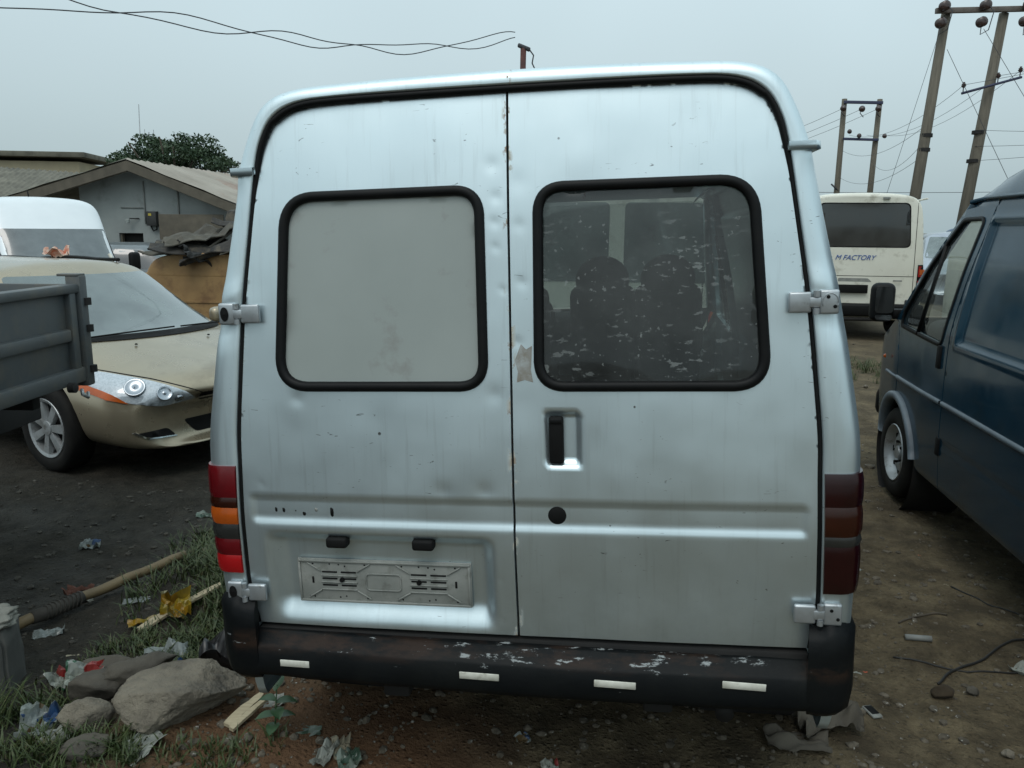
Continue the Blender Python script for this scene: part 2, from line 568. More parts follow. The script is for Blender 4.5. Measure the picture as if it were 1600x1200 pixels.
def patch_geo(outline, fmap, holes=(), step=0.05, rim=0.0, rimdir=None, rim_holes=True):
    """fill a 2D outline (minus holes) with triangles on a grid, map to 3D with fmap(u,v)->Nx3, turn the edges in by rim"""
    loops = [densify(outline, step)] + [densify(hh, step) for hh in holes]
    pts, edges = [], []
    for L in loops:
        o = len(pts)
        pts += L
        edges += [(o + i, o + (i + 1) % len(L)) for i in range(len(L))]
    B = np.array(pts)
    lo, hi = B.min(0), B.max(0)
    gx = np.arange(lo[0] + step * 0.5, hi[0], step)
    gy = np.arange(lo[1] + step * 0.5, hi[1], step)
    G = np.array([(a, b) for a in gx for b in gy]) if len(gx) and len(gy) else np.zeros((0, 2))
    if len(G):
        keep = pip(G, loops[0])
        for hh in loops[1:]:
            keep &= ~pip(G, hh)
        G = G[keep]
        # drop grid points that crowd the boundary
        if len(G):
            near = np.zeros(len(G), bool)
            cell = {}
            for q in B:
                cell.setdefault((int(q[0] // step), int(q[1] // step)), []).append(q)
            gi = np.floor(G / step).astype(int)
            for i in range(len(G)):
                for dx in (-1, 0, 1):
                    for dy in (-1, 0, 1):
                        for q in cell.get((gi[i, 0] + dx, gi[i, 1] + dy), ()):
                            if (q[0] - G[i, 0]) ** 2 + (q[1] - G[i, 1]) ** 2 < (0.45 * step) ** 2:
                                near[i] = True
            G = G[~near]
    allp = [Vector((float(a), float(b))) for a, b in pts] + [Vector((float(a), float(b))) for a, b in G]
    v2, _, f2, *_ = delaunay_2d_cdt(allp, edges, [], 0, 1e-7)
    P2 = np.array([(v.x, v.y) for v in v2])
    T = np.array([f for f in f2 if len(f) == 3])
    C = P2[T].mean(1)
    keep = pip(C, loops[0])
    for hh in loops[1:]:
        keep &= ~pip(C, hh)
    T = T[keep]
    P3 = np.asarray(fmap(P2[:, 0], P2[:, 1]), float)
    V = [tuple(p) for p in P3]
    F = [tuple(int(i) for i in t) for t in T]
    if rim:
        cnt = {}
        for t in F:
            for a, b in ((t[0], t[1]), (t[1], t[2]), (t[2], t[0])):
                cnt[(a, b)] = cnt.get((a, b), 0) + 1
        rd = np.array(rimdir if rimdir is not None else (0, 1, 0), float) * rim
        idx = {}
        def vv(i):
            if i not in idx:
                V.append(tuple(P3[i])); V.append(tuple(P3[i] + rd))
                idx[i] = len(V) - 2
            return idx[i]
        for (a, b) in list(cnt):
            if (b, a) not in cnt:
                i, j = vv(a), vv(b)
                F.append((j, i, i + 1, j + 1))
    return V, F

def patch(name, outline, fmap, m, parent=None, **kw):
    V, F = patch_geo(outline, fmap, **kw)
    return add(name, V, F, m, parent)

def sweep_geo(path, normal, prof, closed=True):
    """prof: list of (a,b): a sideways in the plane (outwards), b along normal. path: 3D pts"""
    P = [Vector(p) for p in path]
    N = Vector(normal).normalized()
    k = len(P)
    V, F = [], []
    for i in range(k):
        t = (P[(i + 1) % k] - P[i - 1]) if closed else (P[min(i + 1, k - 1)] - P[max(0, i - 1)])
        t.normalize()
        s = t.cross(N).normalized()
        for a, b in prof:
            V.append(P[i] + s * a + N * b)
    n = len(prof)
    for i in range(k if closed else k - 1):
        i2 = (i + 1) % k
        for j in range(n):
            j2 = (j + 1) % n
            F.append((i * n + j, i * n + j2, i2 * n + j2, i2 * n + j))
    if not closed:
        F.append(tuple(range(n)))
        F.append(tuple((k - 1) * n + j for j in range(n - 1, -1, -1)))
    return V, F

# vectorised value noise -------------------------------------------------
_PERM = np.random.default_rng(3).random((256, 256))
def vnoise(x, y):
    x = np.asarray(x, float); y = np.asarray(y, float)
    xi, yi = np.floor(x).astype(int), np.floor(y).astype(int)
    xf, yf = x - xi, y - yi
    u, v = xf * xf * (3 - 2 * xf), yf * yf * (3 - 2 * yf)
    g = lambda a, b: _PERM[a & 255, b & 255]
    return (g(xi, yi) * (1 - u) + g(xi + 1, yi) * u) * (1 - v) + (g(xi, yi + 1) * (1 - u) + g(xi + 1, yi + 1) * u) * v - 0.5
def fbm(x, y, oct=4, s=1.0):
    r = 0.0; a = 1.0
    for i in range(oct):
        r = r + a * vnoise(np.asarray(x) * s + 17.3 * i, np.asarray(y) * s + 5.1 * i)
        a *= 0.5; s *= 2.03
    return r

# ---------------------------------------------------------------- ground
def gz(x, y):
    x = np.asarray(x, float); y = np.asarray(y, float)
    z = 0.20 * sstep(6.5, 13, y) * sstep(-2, 4, x)
    near = sstep(40, 15, np.hypot(x, y))
    z = z + near * 0.055 * fbm(x, y, 3, 0.45)
    rough = 0.5 + 0.9 * sstep(-0.6, -1.6, x)
    z = z + near * 0.032 * rough * fbm(x + 9, y, 4, 2.1) + near * 0.017 * fbm(x, y + 4, 3, 8.0)
    # low bank of soil beside the silver van
    z = z + 0.10 * np.exp(-(((x + 1.45) / 0.42) ** 2 + ((y - 4.1) / 0.75) ** 2))
    z = z + 0.05 * np.exp(-(((x + 1.0) / 0.5) ** 2 + ((y - 2.75) / 0.45) ** 2))
    # wheel rut between the vans
    z = z - 0.025 * np.exp(-((x - 1.75 - 0.154 * (y - 4)) / 0.16) ** 2) * near
    return z

def axis_coords(lo, hi, step, far):
    core = np.arange(lo, hi + step / 2, step)
    out, d, c = [], step, core[-1]
    while c < far:
        d *= 1.22; c += d; out.append(c)
    pre, d, c = [], step, core[0]
    while c > -far:
        d *= 1.22; c -= d; pre.append(c)
    return np.array(pre[::-1] + list(core) + out)

def build_ground():
    X = axis_coords(-4.0, 4.0, 0.028, 900)
    Yv = axis_coords(2.2, 7.5, 0.028, 900)
    gx, gy = np.meshgrid(X, Yv, indexing='ij')
    Z = gz(gx, gy)
    nx, ny = len(X), len(Yv)
    V = np.stack([gx.ravel(), gy.ravel(), Z.ravel()], 1)
    i = np.arange(nx - 1)[:, None] * ny + np.arange(ny - 1)[None, :]
    F = np.stack([i, i + ny, i + ny + 1, i + 1], -1).reshape(-1, 4)
    me = bpy.data.meshes.new('ground')
    me.vertices.add(len(V)); me.vertices.foreach_set('co', V.ravel())
    me.loops.add(F.size); me.loops.foreach_set('vertex_index', F.ravel().astype(np.int32))
    me.polygons.add(len(F))
    me.polygons.foreach_set('loop_start', np.arange(0, F.size, 4, dtype=np.int32))
    me.polygons.foreach_set('use_smooth', np.ones(len(F), bool))
    me.update(calc_edges=True)
    m, nt, b = nodes_of('soil')
    h = NT(nt)
    x, y, z = h.xyz()
    n1 = h.noise(1.3, 7, 0.65)
    n2 = h.noise(9, 7, 0.7)
    n3 = h.noise(45, 4, 0.7)
    n4 = h.noise(3.1, 6, 0.7)
    brown = h.mix(h.rng(n2, 0.3, 0.7), (0.088, 0.068, 0.040), (0.165, 0.130, 0.078))
    brown = h.mix(h.rng(n3, 0.42, 0.75, 0, 0.6), brown, (0.19, 0.155, 0.10))
    brown = h.mix(h.rng(n4, 0.40, 0.62, 0.75, 0), brown, (0.036, 0.028, 0.018))
    red = h.mix(h.rng(n2, 0.3, 0.7), (0.085, 0.046, 0.024), (0.135, 0.078, 0.043))
    # red earth by the rear left corner of the silver van
    dx = h.math('DIVIDE', h.math('ADD', x, 0.75), 0.75)
    dy = h.math('DIVIDE', h.math('SUBTRACT', y, 2.65), 0.45)
    rr = h.math('ADD', h.math('MULTIPLY', dx, dx), h.math('MULTIPLY', dy, dy))
    rm = h.rng(h.math('ADD', rr, h.math('MULTIPLY', n1, 0.8)), 1.7, 0.7)
    base = h.mix(rm, brown, red)
    # dark wet, oily mud over the yard to the left
    mud = h.mix(h.rng(n2, 0.3, 0.72), (0.013, 0.012, 0.009), (0.042, 0.037, 0.028))
    mud = h.mix(h.rng(n3, 0.6, 0.78, 0, 0.5), mud, (0.085, 0.08, 0.066))
    mm = h.rng(h.math('ADD', h.math('ADD', x, h.math('MULTIPLY', h.math('SUBTRACT', y, 2.6), -0.05)), h.math('MULTIPLY', h.math('SUBTRACT', n1, 0.5), 1.2)), -1.25, -1.65)
    base = h.mix(mm, base, mud)
    far = h.rng(y, 7, 16)
    base = h.mix(h.math('MULTIPLY', far, 0.6), base, (0.15, 0.125, 0.09))
    h.l(base, b.inputs['Base Color'])
    wet = h.math('MULTIPLY', mm, h.rng(n1, 0.42, 0.62))
    h.l(h.rng(wet, 0, 1, 0.95, 0.5), b.inputs['Roughness'])
    setin(b, Specular_IOR_Level=0.22)
    hh = h.math('ADD', h.math('MULTIPLY', n2, 0.6), h.math('MULTIPLY', n3, 0.3))
    hh = h.math('ADD', hh, h.math('MULTIPLY', h.rng(h.voro(38), 0.0, 0.35), -0.22))
    h.l(h.bump(hh, 1.0, 0.045), b.inputs['Normal'])
    me.materials.append(m)
    o = bpy.data.objects.new('ground', me)
    COL.objects.link(o)
    tag(o, 'bare earth yard, brown soil by the vans and black mud to the left', None, None, 'structure')
    return o
GROUND = build_ground()
def gzf(x, y):
    return float(gz(x, y))

# ---------------------------------------------------------------- wheels
def steel_wheel(parent, c, side, r=0.32, w=0.2, holes=True, m_rim=None):
    """side=-1: outer face towards -x"""
    wt = bpy.data.objects.new('wheel', None); COL.objects.link(wt); wt.parent = parent; wt.location = c
    s = side
    h = w / 2
    prof = [(-s * h * 0.9, r * 0.60), (-s * h, r * 0.72), (-s * h * 0.96, r * 0.92), (-s * h * 0.72, r), (s * h * 0.72, r), (s * h * 0.96, r * 0.93), (s * h, r * 0.74), (s * h * 0.9, r * 0.62), (s * h * 0.4, r * 0.60)]
    V, F = lathe_geo(prof, 40)
    add('tyre', V, F[:-2], M['tyre'], wt)
    rim = [(s * h * 0.92, r * 0.635), (s * h * 0.98, r * 0.62), (s * h * 0.93, r * 0.595), (s * h * 0.60, r * 0.56), (s * h * 0.38, r * 0.50), (s * h * 0.55, r * 0.36), (s * h * 0.60, r * 0.27), (s * h * 0.45, r * 0.22), (s * h * 0.45, r * 0.16), (s * h * 0.72, r * 0.14), (s * h * 0.75, 0.004)]
    lathe('rim', rim, m_rim or M['steelrim'], wt, 40, cap0=False)
    if holes:
        for k in range(8):
            a = 2 * pi * k / 8
            V, F = lathe_geo([(s * h * 0.47, 0.001), (s * h * 0.50, r * 0.05), (s * h * 0.4, r * 0.05)], 10, 'X', (0, cos(a) * r * 0.45, sin(a) * r * 0.45))
            add('vent_hole', V, F, M['black'], wt)
        for k in range(5):
            a = 2 * pi * k / 5
            V, F = lathe_geo([(s * h * 0.45, r * 0.035), (s * h * 0.72, r * 0.03), (s * h * 0.73, 0.001)], 8, 'X', (0, cos(a) * r * 0.24, sin(a) * r * 0.24))
            add('wheel_nut', V, F, M['black'], wt)
    return wt

def alloy_wheel(parent, c, side, r=0.345, w=0.22):
    wt = bpy.data.objects.new('wheel', None); COL.objects.link(wt); wt.parent = parent; wt.location = c
    s = side; h = w / 2
    prof = [(-s * h * 0.9, r * 0.60), (-s * h, r * 0.74), (-s * h * 0.72, r), (s * h * 0.72, r), (s * h * 0.97, r * 0.93), (s * h, r * 0.78), (s * h * 0.92, r * 0.66), (s * h * 0.3, r * 0.63)]
    V, F = lathe_geo(prof, 40)
    add('tyre', V, F[:-2], M['tyre'], wt)
    ps = [lathe_geo([(s * h * 0.90, r * 0.675), (s * h * 0.98, r * 0.66), (s * h * 0.92, r * 0.60), (s * h * 0.2, r * 0.58), (-s * h * 0.5, r * 0.58)], 40, 'X')]
    ps[0] = (ps[0][0], ps[0][1][:-2])
    ps.append(lathe_geo([(s * h * 0.6, r * 0.19), (s * h * 0.92, r * 0.16), (s * h * 0.95, r * 0.08), (s * h * 0.94, 0.001)], 20, 'X'))
    for k in range(7):
        a = 2 * pi * (k + 0.3) / 7
        R = Matrix.Rotation(a, 3, 'X')
        V = []
        for (rr, ww, dd) in ((0.12, 0.060, 0.86), (0.62, 0.085, 0.90)):
            for q in (-1, 1):
                V.append(R @ Vector((s * h * dd, q * ww * r * 1.1, rr * r)))
                V.append(R @ Vector((s * h * (dd - 0.3), q * ww * r * 1.3, rr * r)))
        ps.append((V, [(0, 2, 6, 4), (1, 5, 7, 3), (0, 4, 5, 1), (2, 3, 7, 6), (4, 6, 7, 5), (0, 1, 3, 2)]))
    V, F = join_geo(ps)
    o = add('rim', V, F, M['steelrim'], wt, smooth=False)
    lathe('brake_disc', [(s * h * 0.15, 0.02), (s * h * 0.15, r * 0.56), (s * h * 0.05, r * 0.56)], M['chassis'], wt, 24)
    return wt

# ---------------------------------------------------------------- the panel vans (same body, two liveries)
# rear face coordinates: (x, s), s = height measured up the rear face
PROF_D = [(.850, .44), (.850, .548), (.866, .67), (.863, .85), (.858, 1.05), (.856, 1.17), (.845, 1.30), (.820, 1.545), (.790, 1.75), (.757, 1.955), (.731, 2.05), (.690, 2.112), (.620, 2.146), (.50, 2.156), (.25, 2.159), (0, 2.160)]
PROF_B = [(.966, .44), (.968, .548), (.971, .67), (.973, .85), (.973, 1.05), (.970, 1.17), (.952, 1.30), (.917, 1.52), (.874, 1.72), (.823, 1.95), (.776, 2.08), (.727, 2.155), (.646, 2.190), (.50, 2.201), (.25, 2.208), (0, 2.210)]
def _smooth(pts, k=4):
    v = np.array(pts, float); out = []
    for i in range(len(v) - 1):
        p0, p1, p2, p3 = v[max(i - 1, 0)], v[i], v[i + 1], v[min(i + 2, len(v) - 1)]
        for j in range(k):
            f = j / k
            out.append(.5 * (2 * p1 + (p2 - p0) * f + (2 * p0 - 5 * p1 + 4 * p2 - p3) * f * f + (3 * p1 - p0 - 3 * p2 + p3) * f ** 3))
    return np.array(out + [v[-1]])
_DB = _smooth(PROF_D); _BB = _smooth(PROF_B)
GK = 36        # index of the gutter in the smoothed profile
def hwz(z):
    z = np.asarray(z, float)
    zz = np.r_[0.15, 0.25, _BB[4:, 1]]
    xx = np.r_[0.91, 0.945, _BB[4:, 0]]
    return np.interp(z, zz, xx)
def tp(y):
    return np.interp(y, [0, 3.3, 3.9, 4.3, 4.56], [1, 1, .985, .95, .88])

def rear_y(s):
    s = np.asarray(s, float)
    # gently crowned: leans in above the swage line, tucks under below it
    g = s - .93
    return .0075 * g + .0775 * (np.sqrt(g * g + .0064) - .08) - .025
def rear_xyz(x, s, d=0.0):
    x = np.asarray(x, float); s = np.asarray(s, float)
    return np.stack(np.broadcast_arrays(x, rear_y(s) + d, 1.08 + (s - 1.08) * 0.9989), -1)

DENTS = [(-.035, 1.86, .016, .004), (-.04, 1.79, .014, .004), (-.038, 1.72, .012, .003), (-.045, 1.95, .020, .004), (-.02, 1.60, .010, .003), (-.21, 1.005, .030, .007), (-.085, 1.01, .026, .006),
         (-.05, 1.30, .025, .003), (-.66, 1.285, .02, .004), (-.79, 1.02, .010, .002), (-.05, .735, .008, .003), (-.05, .60, .008, .003), (.03, 1.78, .018, .003), (.035, 1.62, .014, .003), (.02, 1.45, .014, .003), (.03, 1.90, .03, .003),
         (.30, .985, .05, .004), (.55, .99, .06, .004), (.45, 1.06, .10, -.003), (-.80, 1.56, .05, -.003), (.78, 1.56, .06, -.003), (.30, .78, .22, .004), (.62, .72, .18, .003), (-.45, 1.12, .20, -.003), (.42, 2.0, .16, .003), (-.4, 2.02, .18, .003), (-.60, 1.20, .12, .003), (.70, 1.22, .10, .003), (.2, 1.95, .05, -.002)]

def rear_disp(x, s):
    """+ is inwards. pressings, recesses and dents of the two rear doors"""
    x = np.asarray(x, float); s = np.asarray(s, float)
    d = 0.010 * (np.abs(x) / 0.86) ** 3 + 0.02 * np.clip((s - 1.75) / 0.4, 0, 1) ** 2
    # long recessed swage band
    bx = sstep(.838, .812, np.abs(x))
    d = d + 0.009 * bx * sstep(.985, .972, s) * sstep(.888, .914, s)
    # number plate recess in the left door
    rx = sstep(-.800, -.735, x) * sstep(-.056, -.106, x)
    rz = sstep(.870, .830, s) * sstep(.552, .640, s)
    d = d + 0.036 * rx * rz
    # handle bowl in the right door
    d = d + 0.022 * sstep(.098, .106, x) * sstep(.202, .186, x) * sstep(1.250, 1.238, s) * sstep(1.086, 1.104, s)
    # lip round the window openings
    for q in DENTS:
        d = d + q[3] * .45 * np.exp(-(((x - q[0]) / q[2]) ** 2 + ((s - q[1]) / q[2]) ** 2))
    d = d + 0.0016 * fbm(x + 3, s, 2, 5.0) + 0.0030 * fbm(x, s + 7, 2, 1.7)
    return d

def transit(root, paint, rear_detail):
    rimm = M['chassis'] if rear_detail else None
    gap = 0.006
    # --- rear corner, header and roof as one loft round the door opening, left and right halves
    rings = []
    K = len(_DB)
    side_y = [0.10]
    for k in range(K):
        D, B = _DB[k], _BB[k]
        dv = B - D; L = np.linalg.norm(dv); dv = dv / L
        r = min(0.055 if k < GK else 0.032, L * 0.72)
        y0 = float(rear_y(D[1]))
        pts = [(D + dv * gap, y0 + 0.035), (D + dv * gap, y0 + 0.004), (D + dv * (gap + 0.004), y0)]
        for t in (0.35, 0.7, 1.0):
            pts.append((D + dv * (gap + 0.004) + (B - dv * r - D - dv * (gap + 0.004)) * t, y0))
        for a in (20, 40, 60, 78, 90):
            pts.append((B - dv * r + dv * r * sin(rad(a)), y0 + r * (1 - cos(rad(a)))))
        pts.append((B, 0.12 if k < GK else max(y0 + r + .02, 0.17)))
        rings.append(pts)
    def face3(p, y, s):
        return (s * p[0], y, 1.08 + (p[1] - 1.08) * 0.9989)
    # hinge pockets pressed proud in the corner pillars
    for s, nm in ((-1, 'rear_corner'), (1, 'rear_corner')):
        # refine in height
        ks = np.linspace(0, K - 1, (K - 1) * 2 + 1)
        V, F = [], []
        n = len(rings[0])
        for kk in ks:
            i = min(int(kk), K - 2); f = kk - i
            for j in range(n):
                p = rings[i][j][0] * (1 - f) + rings[i + 1][j][0] * f
                y = rings[i][j][1] * (1 - f) + rings[i + 1][j][1] * f
                if rear_detail and 3 <= j <= 9:
                    y += 0.009 * math.exp(-(((p[1] - 1.50) / .035) ** 2)) * (1 if j > 4 else 0.5) - 0.006 * math.exp(-(((p[1] - 1.60) / .03) ** 2))
                V.append(face3(p, y, s))
        for i in range(len(ks) - 1):
            for j in range(n - 1):
                q = (i * n + j, i * n + j + 1, (i + 1) * n + j + 1, (i + 1) * n + j)
                F.append(q if s > 0 else q[::-1])
        add(nm, V, F, paint, root)
    # --- roof
    kr = list(range(GK, K))
    prof = [tuple(_BB[k]) for k in kr]
    prof = [(-x, z) for x, z in prof][:] + [(x, z) for x, z in prof[-2::-1]]
    st = [(0.168, 1, 1), (0.4, 1.0, 1), (1.2, 1.01, 1), (2.3, 1, 1), (2.7, .86, .995), (2.95, .62, .99), (3.12, .30, .985), (3.22, .02, .975)]
    V, F = [], []
    for y, fz, fx in st:
        for x, z in prof:
            V.append((x * fx, y + 0.05 * (1 - (x / .83) ** 2) * (1 - fz), 1.949 + (z - 1.95) * fz))
    n = len(prof)
    for i in range(len(st) - 1):
        for j in range(n - 1):
            F.append((i * n + j, i * n + j + 1, (i + 1) * n + j + 1, (i + 1) * n + j))
    rf = add('roof', V, F, paint, root)
    if not rear_detail:
        for x in (-.70, -.56, .56, .70):
            z = float(np.interp(abs(x), [.5, .646, .727, .776], [2.201, 2.19, 2.155, 2.08]))
            box('roof_rib', (x, 1.3, z + 0.003), (.03, 2.2, .012), paint, rf, .005)
    # --- sides below the gutter
    def smap(sgn, disp=None):
        def f(y, z):
            x = hwz(z) * tp(y)
            if disp is not None:
                x = x - disp(y, z)
            return np.stack(np.broadcast_arrays(sgn * x, y, z), -1)
        return f
    def arc(cy, r, y0, y1, z0=.22, n=12):
        a0 = math.acos(max(-1, min(1, (y0 - cy) / r))); a1 = math.acos(max(-1, min(1, (y1 - cy) / r)))
        return [(cy + r * cos(a0 + (a1 - a0) * i / n), z0 + r * sin(a0 + (a1 - a0) * i / n)) for i in range(n + 1)]
    def sdisp(y, z):
        # pressed panel where a window would be, and a shallow swage along the side
        inn = sstep(1.02, 1.045, y) * sstep(2.79, 2.765, y) * sstep(1.12, 1.145, z) * sstep(1.83, 1.805, z)
        rib = sstep(.99, 1.01, y) * sstep(2.82, 2.80, y) * sstep(1.09, 1.11, z) * sstep(1.86, 1.84, z)
        ln = 0.006 * np.exp(-((z - .52) / .015) ** 2) + 0.005 * fbm(y, z, 2, 1.3)
        return 0.018 * inn - 0.008 * rib * (1 - inn) + ln
    for sgn in (-1, 1):
        panel = [(.119, .22)] + arc(.95, .42, .53, 1.37) + [(2.894, .22), (2.894, .9), (2.88, 1.3), (2.80, 1.945), (.119, 1.945)]
        patch('side_panel', panel, smap(sgn, sdisp), paint, root, step=0.02, rim=0.03, rimdir=(-sgn, 0, 0))
        dr = [(2.906, .22)] + arc(3.75, .42, 3.33, 3.79) + [(3.80, .9), (3.85, 1.13), (3.93, 1.155), (3.62, 1.50), (3.22, 1.895), (3.0, 1.915), (2.812, 1.915), (2.892, 1.3), (2.906, .9)]
        hole = roundpoly([(3.80, 1.12), (3.80, 1.21), (3.50, 1.56), (3.20, 1.835), (2.90, 1.84), (2.97, 1.30), (3.0, 1.09)], [.02, .05, .05, .04, .05, .1, .06], 4)
        d = patch('front_door', dr, smap(sgn, lambda y, z: 0.004 * fbm(y, z, 2, 1.5)), paint, root, holes=[hole], step=0.03, rim=0.04, rimdir=(-sgn, 0, 0))
        hp = densify(hole, .05)
        P = smap(sgn)(np.array([q[0] for q in hp]), np.array([q[1] for q in hp]))
        V, F = sweep_geo([tuple(q) for q in P], (sgn, 0, 0), [(-.013, -.006), (-.013, .006), (.013, .006), (.013, -.006)])
        add('window_rubber', V, F, M['rubber'], d)
        V, F = patch_geo(hole, lambda y, z: np.stack([sgn * (hwz(z) * tp(y) - .012), y, z], -1), step=.12)
        add('window_pane', V, F, M['clearglass'], d)
        q0, q1 = (3.45, 1.10), (3.36, 1.70)
        tube('window_divider', [(sgn * float(hwz(q0[1])) * .995, *q0), (sgn * float(hwz(q1[1])) * .995, *q1)], .014, M['rubber'], d, 8)
        fn = [(3.806, .66)] + [p for p in arc(3.75, .42, 3.80, 4.17)] + [(4.5, .24), (4.56, .5), (4.52, .85), (4.3, .99), (3.96, 1.15), (3.856, 1.13), (3.806, .9)]
        patch('fender', fn, smap(sgn), paint, root, step=0.035, rim=0.03, rimdir=(-sgn, 0, 0))
        # flared lips of the wheel arches
        for cy, nm in ((3.75, 'wheel_arch'), (.95, 'wheel_arch')):
            A = arc(cy, .425, cy - .42, cy + .42, .22, 18)
            P = [(sgn * (float(hwz(max(z, .25))) * float(tp(y))), y, z) for y, z in A]
            V, F = sweep_geo(P, (sgn, 0, 0), [(-.045, -.05), (-.045, .004), (-.03, .030), (.0, .034), (.012, .022), (.012, -.05)], closed=False)
            add(nm, V, F, M['bluegrey'] if not rear_detail else paint, root)
            bm = bmesh.new()
            V, F = lathe_geo([(sgn * .60, .415), (sgn * .945, .415)], 24, 'X', (0, cy, .22))
            add('wheel_well', V, F[:-2], M['chassis'], root)
        # gutter
        gp = [(sgn * .757, rear_y(1.955) - .004, 1.962), (sgn * .822, float(rear_y(1.955)) - .004, 1.962), (sgn * .835, float(rear_y(1.955)) + .03, 1.962), (sgn * .834, .3, 1.962), (sgn * .834, 2.9, 1.957), (sgn * .82, 3.2, 1.94)]
        V, F = sweep_geo(gp, (0, 0, 1), [(-.012, -.012), (-.012, .010), (.010, .012), (.012, -.008)], closed=False)
        add('drip_rail', V, F, paint, root)
        V, F = [], []
        for y in (2.79, 2.9, 3.0, 3.1, 3.2, 3.24):
            w_ = .83 - max(0, y - 3.0) * .12
            for dx, z in ((.004, 1.885), (.004, 1.95), (-.05, 1.985), (-.10, 1.94)):
                V.append((sgn * (w_ + dx), y, z - max(0, y - 3.1) * .25))
        for i in range(5):
            for j in range(3): F.append((i * 4 + j, i * 4 + j + 1, i * 4 + 5 + j, i * 4 + 4 + j))
        add('cant_rail', V, F, paint, root)
        # screen pillar
        tube('screen_pillar', [(sgn * .80, 3.18, 1.93), (sgn * .845, 3.60, 1.56), (sgn * .90, 3.97, 1.16)], [.03, .034, .04], paint, root, 8)
        steel_wheel(root, (sgn * .855, 3.75, .22), sgn, m_rim=rimm)
        steel_wheel(root, (sgn * .855, .95, .22), sgn, m_rim=rimm)
    # --- screen, bonnet, front
    def sheet(rows, nx=10):
        V, F = [], []
        for (y, z, w, bow) in rows:
            for i in range(nx + 1):
                x = -w + 2 * w * i / nx
                V.append((x, y + bow * (1 - (x / w) ** 2), z))
        for r in range(len(rows) - 1):
            for i in range(nx):
                F.append((r * (nx + 1) + i, r * (nx + 1) + i + 1, (r + 1) * (nx + 1) + i + 1, (r + 1) * (nx + 1) + i))
        return V, F
    V, F = sheet([(3.20, 1.93, .785, .06), (3.60, 1.55, .84, .08), (3.97, 1.17, .885, .10)])
    add('windscreen', V, F, M['clearglass'], root)
    V, F = sheet([(3.96, 1.16, .90, .11), (4.25, 1.02, .88, .14), (4.45, .90, .85, .15)])
    add('bonnet', V, F, paint, root)
    V, F = sheet([(4.45, .90, .85, .15), (4.52, .82, .84, .15), (4.54, .55, .84, .15), (4.50, .45, .82, .15)])
    add('grille_panel', V, F, paint, root)
    box('front_bumper', (0, 4.60, .42), (1.7, .14, .22), M['bumper'], root, .05)
    # --- underside
    box('floor_pan', (0, 2.2, .43), (1.76, 4.2, .06), M['chassis'], root, .01)
    for x in (-.42, .42):
        box('chassis_rail', (x, 2.1, .34), (.09, 4.1, .12), M['chassis'], root, .01)
    tube('rear_axle', [(-.8, .95, .22), (-.1, .95, .22), (.1, .95, .22), (.8, .95, .22)], [.05, .05, .05, .05], M['chassis'], root, 10)
    lathe('spare_wheel', [(.20, .05), (.22, .31), (.30, .33), (.36, .31), (.37, .05)], M['tyre'], root, 28, 'Z', (-.05, .55, 0))
    tube('exhaust_pipe', [(.30, 2.2, .26), (.42, 1.3, .26), (.62, .7, .24), (.64, .22, .18)], .03, M['chassis'], root, 10)
    return smap

# ---------------------------------------------------------------- silver van
VAN_M = Matrix.Rotation(rad(-8.865), 4, 'Z') @ Matrix.Rotation(rad(-2.313), 4, 'Y')
_o = Vector((0.0072, 2.2631, 1.1790)) - (VAN_M.to_3x3() @ Vector((0, 0, 1.08)))
VAN = thing('panel_van', 'dented silver panel van with closed rear doors, one rear window greyed over', 'van', _o, VAN_M.to_euler())
transit(VAN, M['silver'], True)

def hinge_at(cx, cz, side, low):
    """door hinge: flat leaf on the door, knuckle on the gap, cup plate on the pillar"""
    h = bpy.data.objects.new('door_hinge', None); COL.objects.link(h); h.parent = VAN
    yy = float(rear_y(cz))
    m = M['hinge']
    box('hinge_leaf', (cx - side * .034, yy - .011, cz), (.060, .016, .056), m, h, .006, 3)
    box('hinge_tongue', (cx + side * .004, yy - .013, cz), (.030, .016, .028), m, h, .004)
    box('hinge_plate', (cx + side * .042, yy - .008, cz), (.052, .016, .066), m, h, .007, 3)
    for q in (-1, 1):
        lathe('hinge_knuckle', [(-.008, .004), (-.008, .009), (.008, .009), (.008, .004)], m, h, 14, 'Z', (cx + side * .008, yy - .016, cz + q * .023))
    if side < 0:
        lathe('cup_hole', [(-.0012, .0005), (0, .0125), (.001, .0125)], M['black'], h, 20, 'Y', (cx + side * .047, yy - .0172, cz)).scale = (1, 1, 1)
        V, F = lathe_geo([(-.001, .0005), (0, .013)], 20, 'Y', (0, 0, 0))
        V = [(v[0] + cx + side * .047, v[1] + yy - .0180, v[2] * 1.65 + cz) for v in V]
        add('plug', V, F, M['black'], h)
    else:
        for dx, dz in ((-.006, .014), (.012, -.012)):
            lathe('bolt_hole', [(-.001, .0005), (0, .0050), (.001, .0050)], M['black'], h, 12, 'Y', (cx + side * .044 + dx, yy - .0172, cz + dz))
        if not low:
            ring = [(cx + side * .044 + .021 * cos(a), yy - .0168, cz + .024 * sin(a)) for a in np.linspace(-.6, pi + .4, 16)]
            tube('cap_rim', ring, .0016, m, h, 6)
    return h
hinge_at(-.822, 1.545, -1, False)
hinge_at(.826, 1.551, 1, False)
hinge_at(-.866, .664, -1, True)
hinge_at(.862, .669, 1, True)

# rear doors ------------------------------------------------------------
def door_outline(s):
    pts = [(.0035, .548)]
    prev = [(x - .006, max(z, .548)) for x, z in _DB[4:]]
    body = [p for p in prev if p[0] > .0035]
    pts += [(x, z - (.006 if z > 2.1 else 0)) for x, z in body]
    pts += [(.0035, 2.153)]
    return [(s * x, z) for x, z in pts]

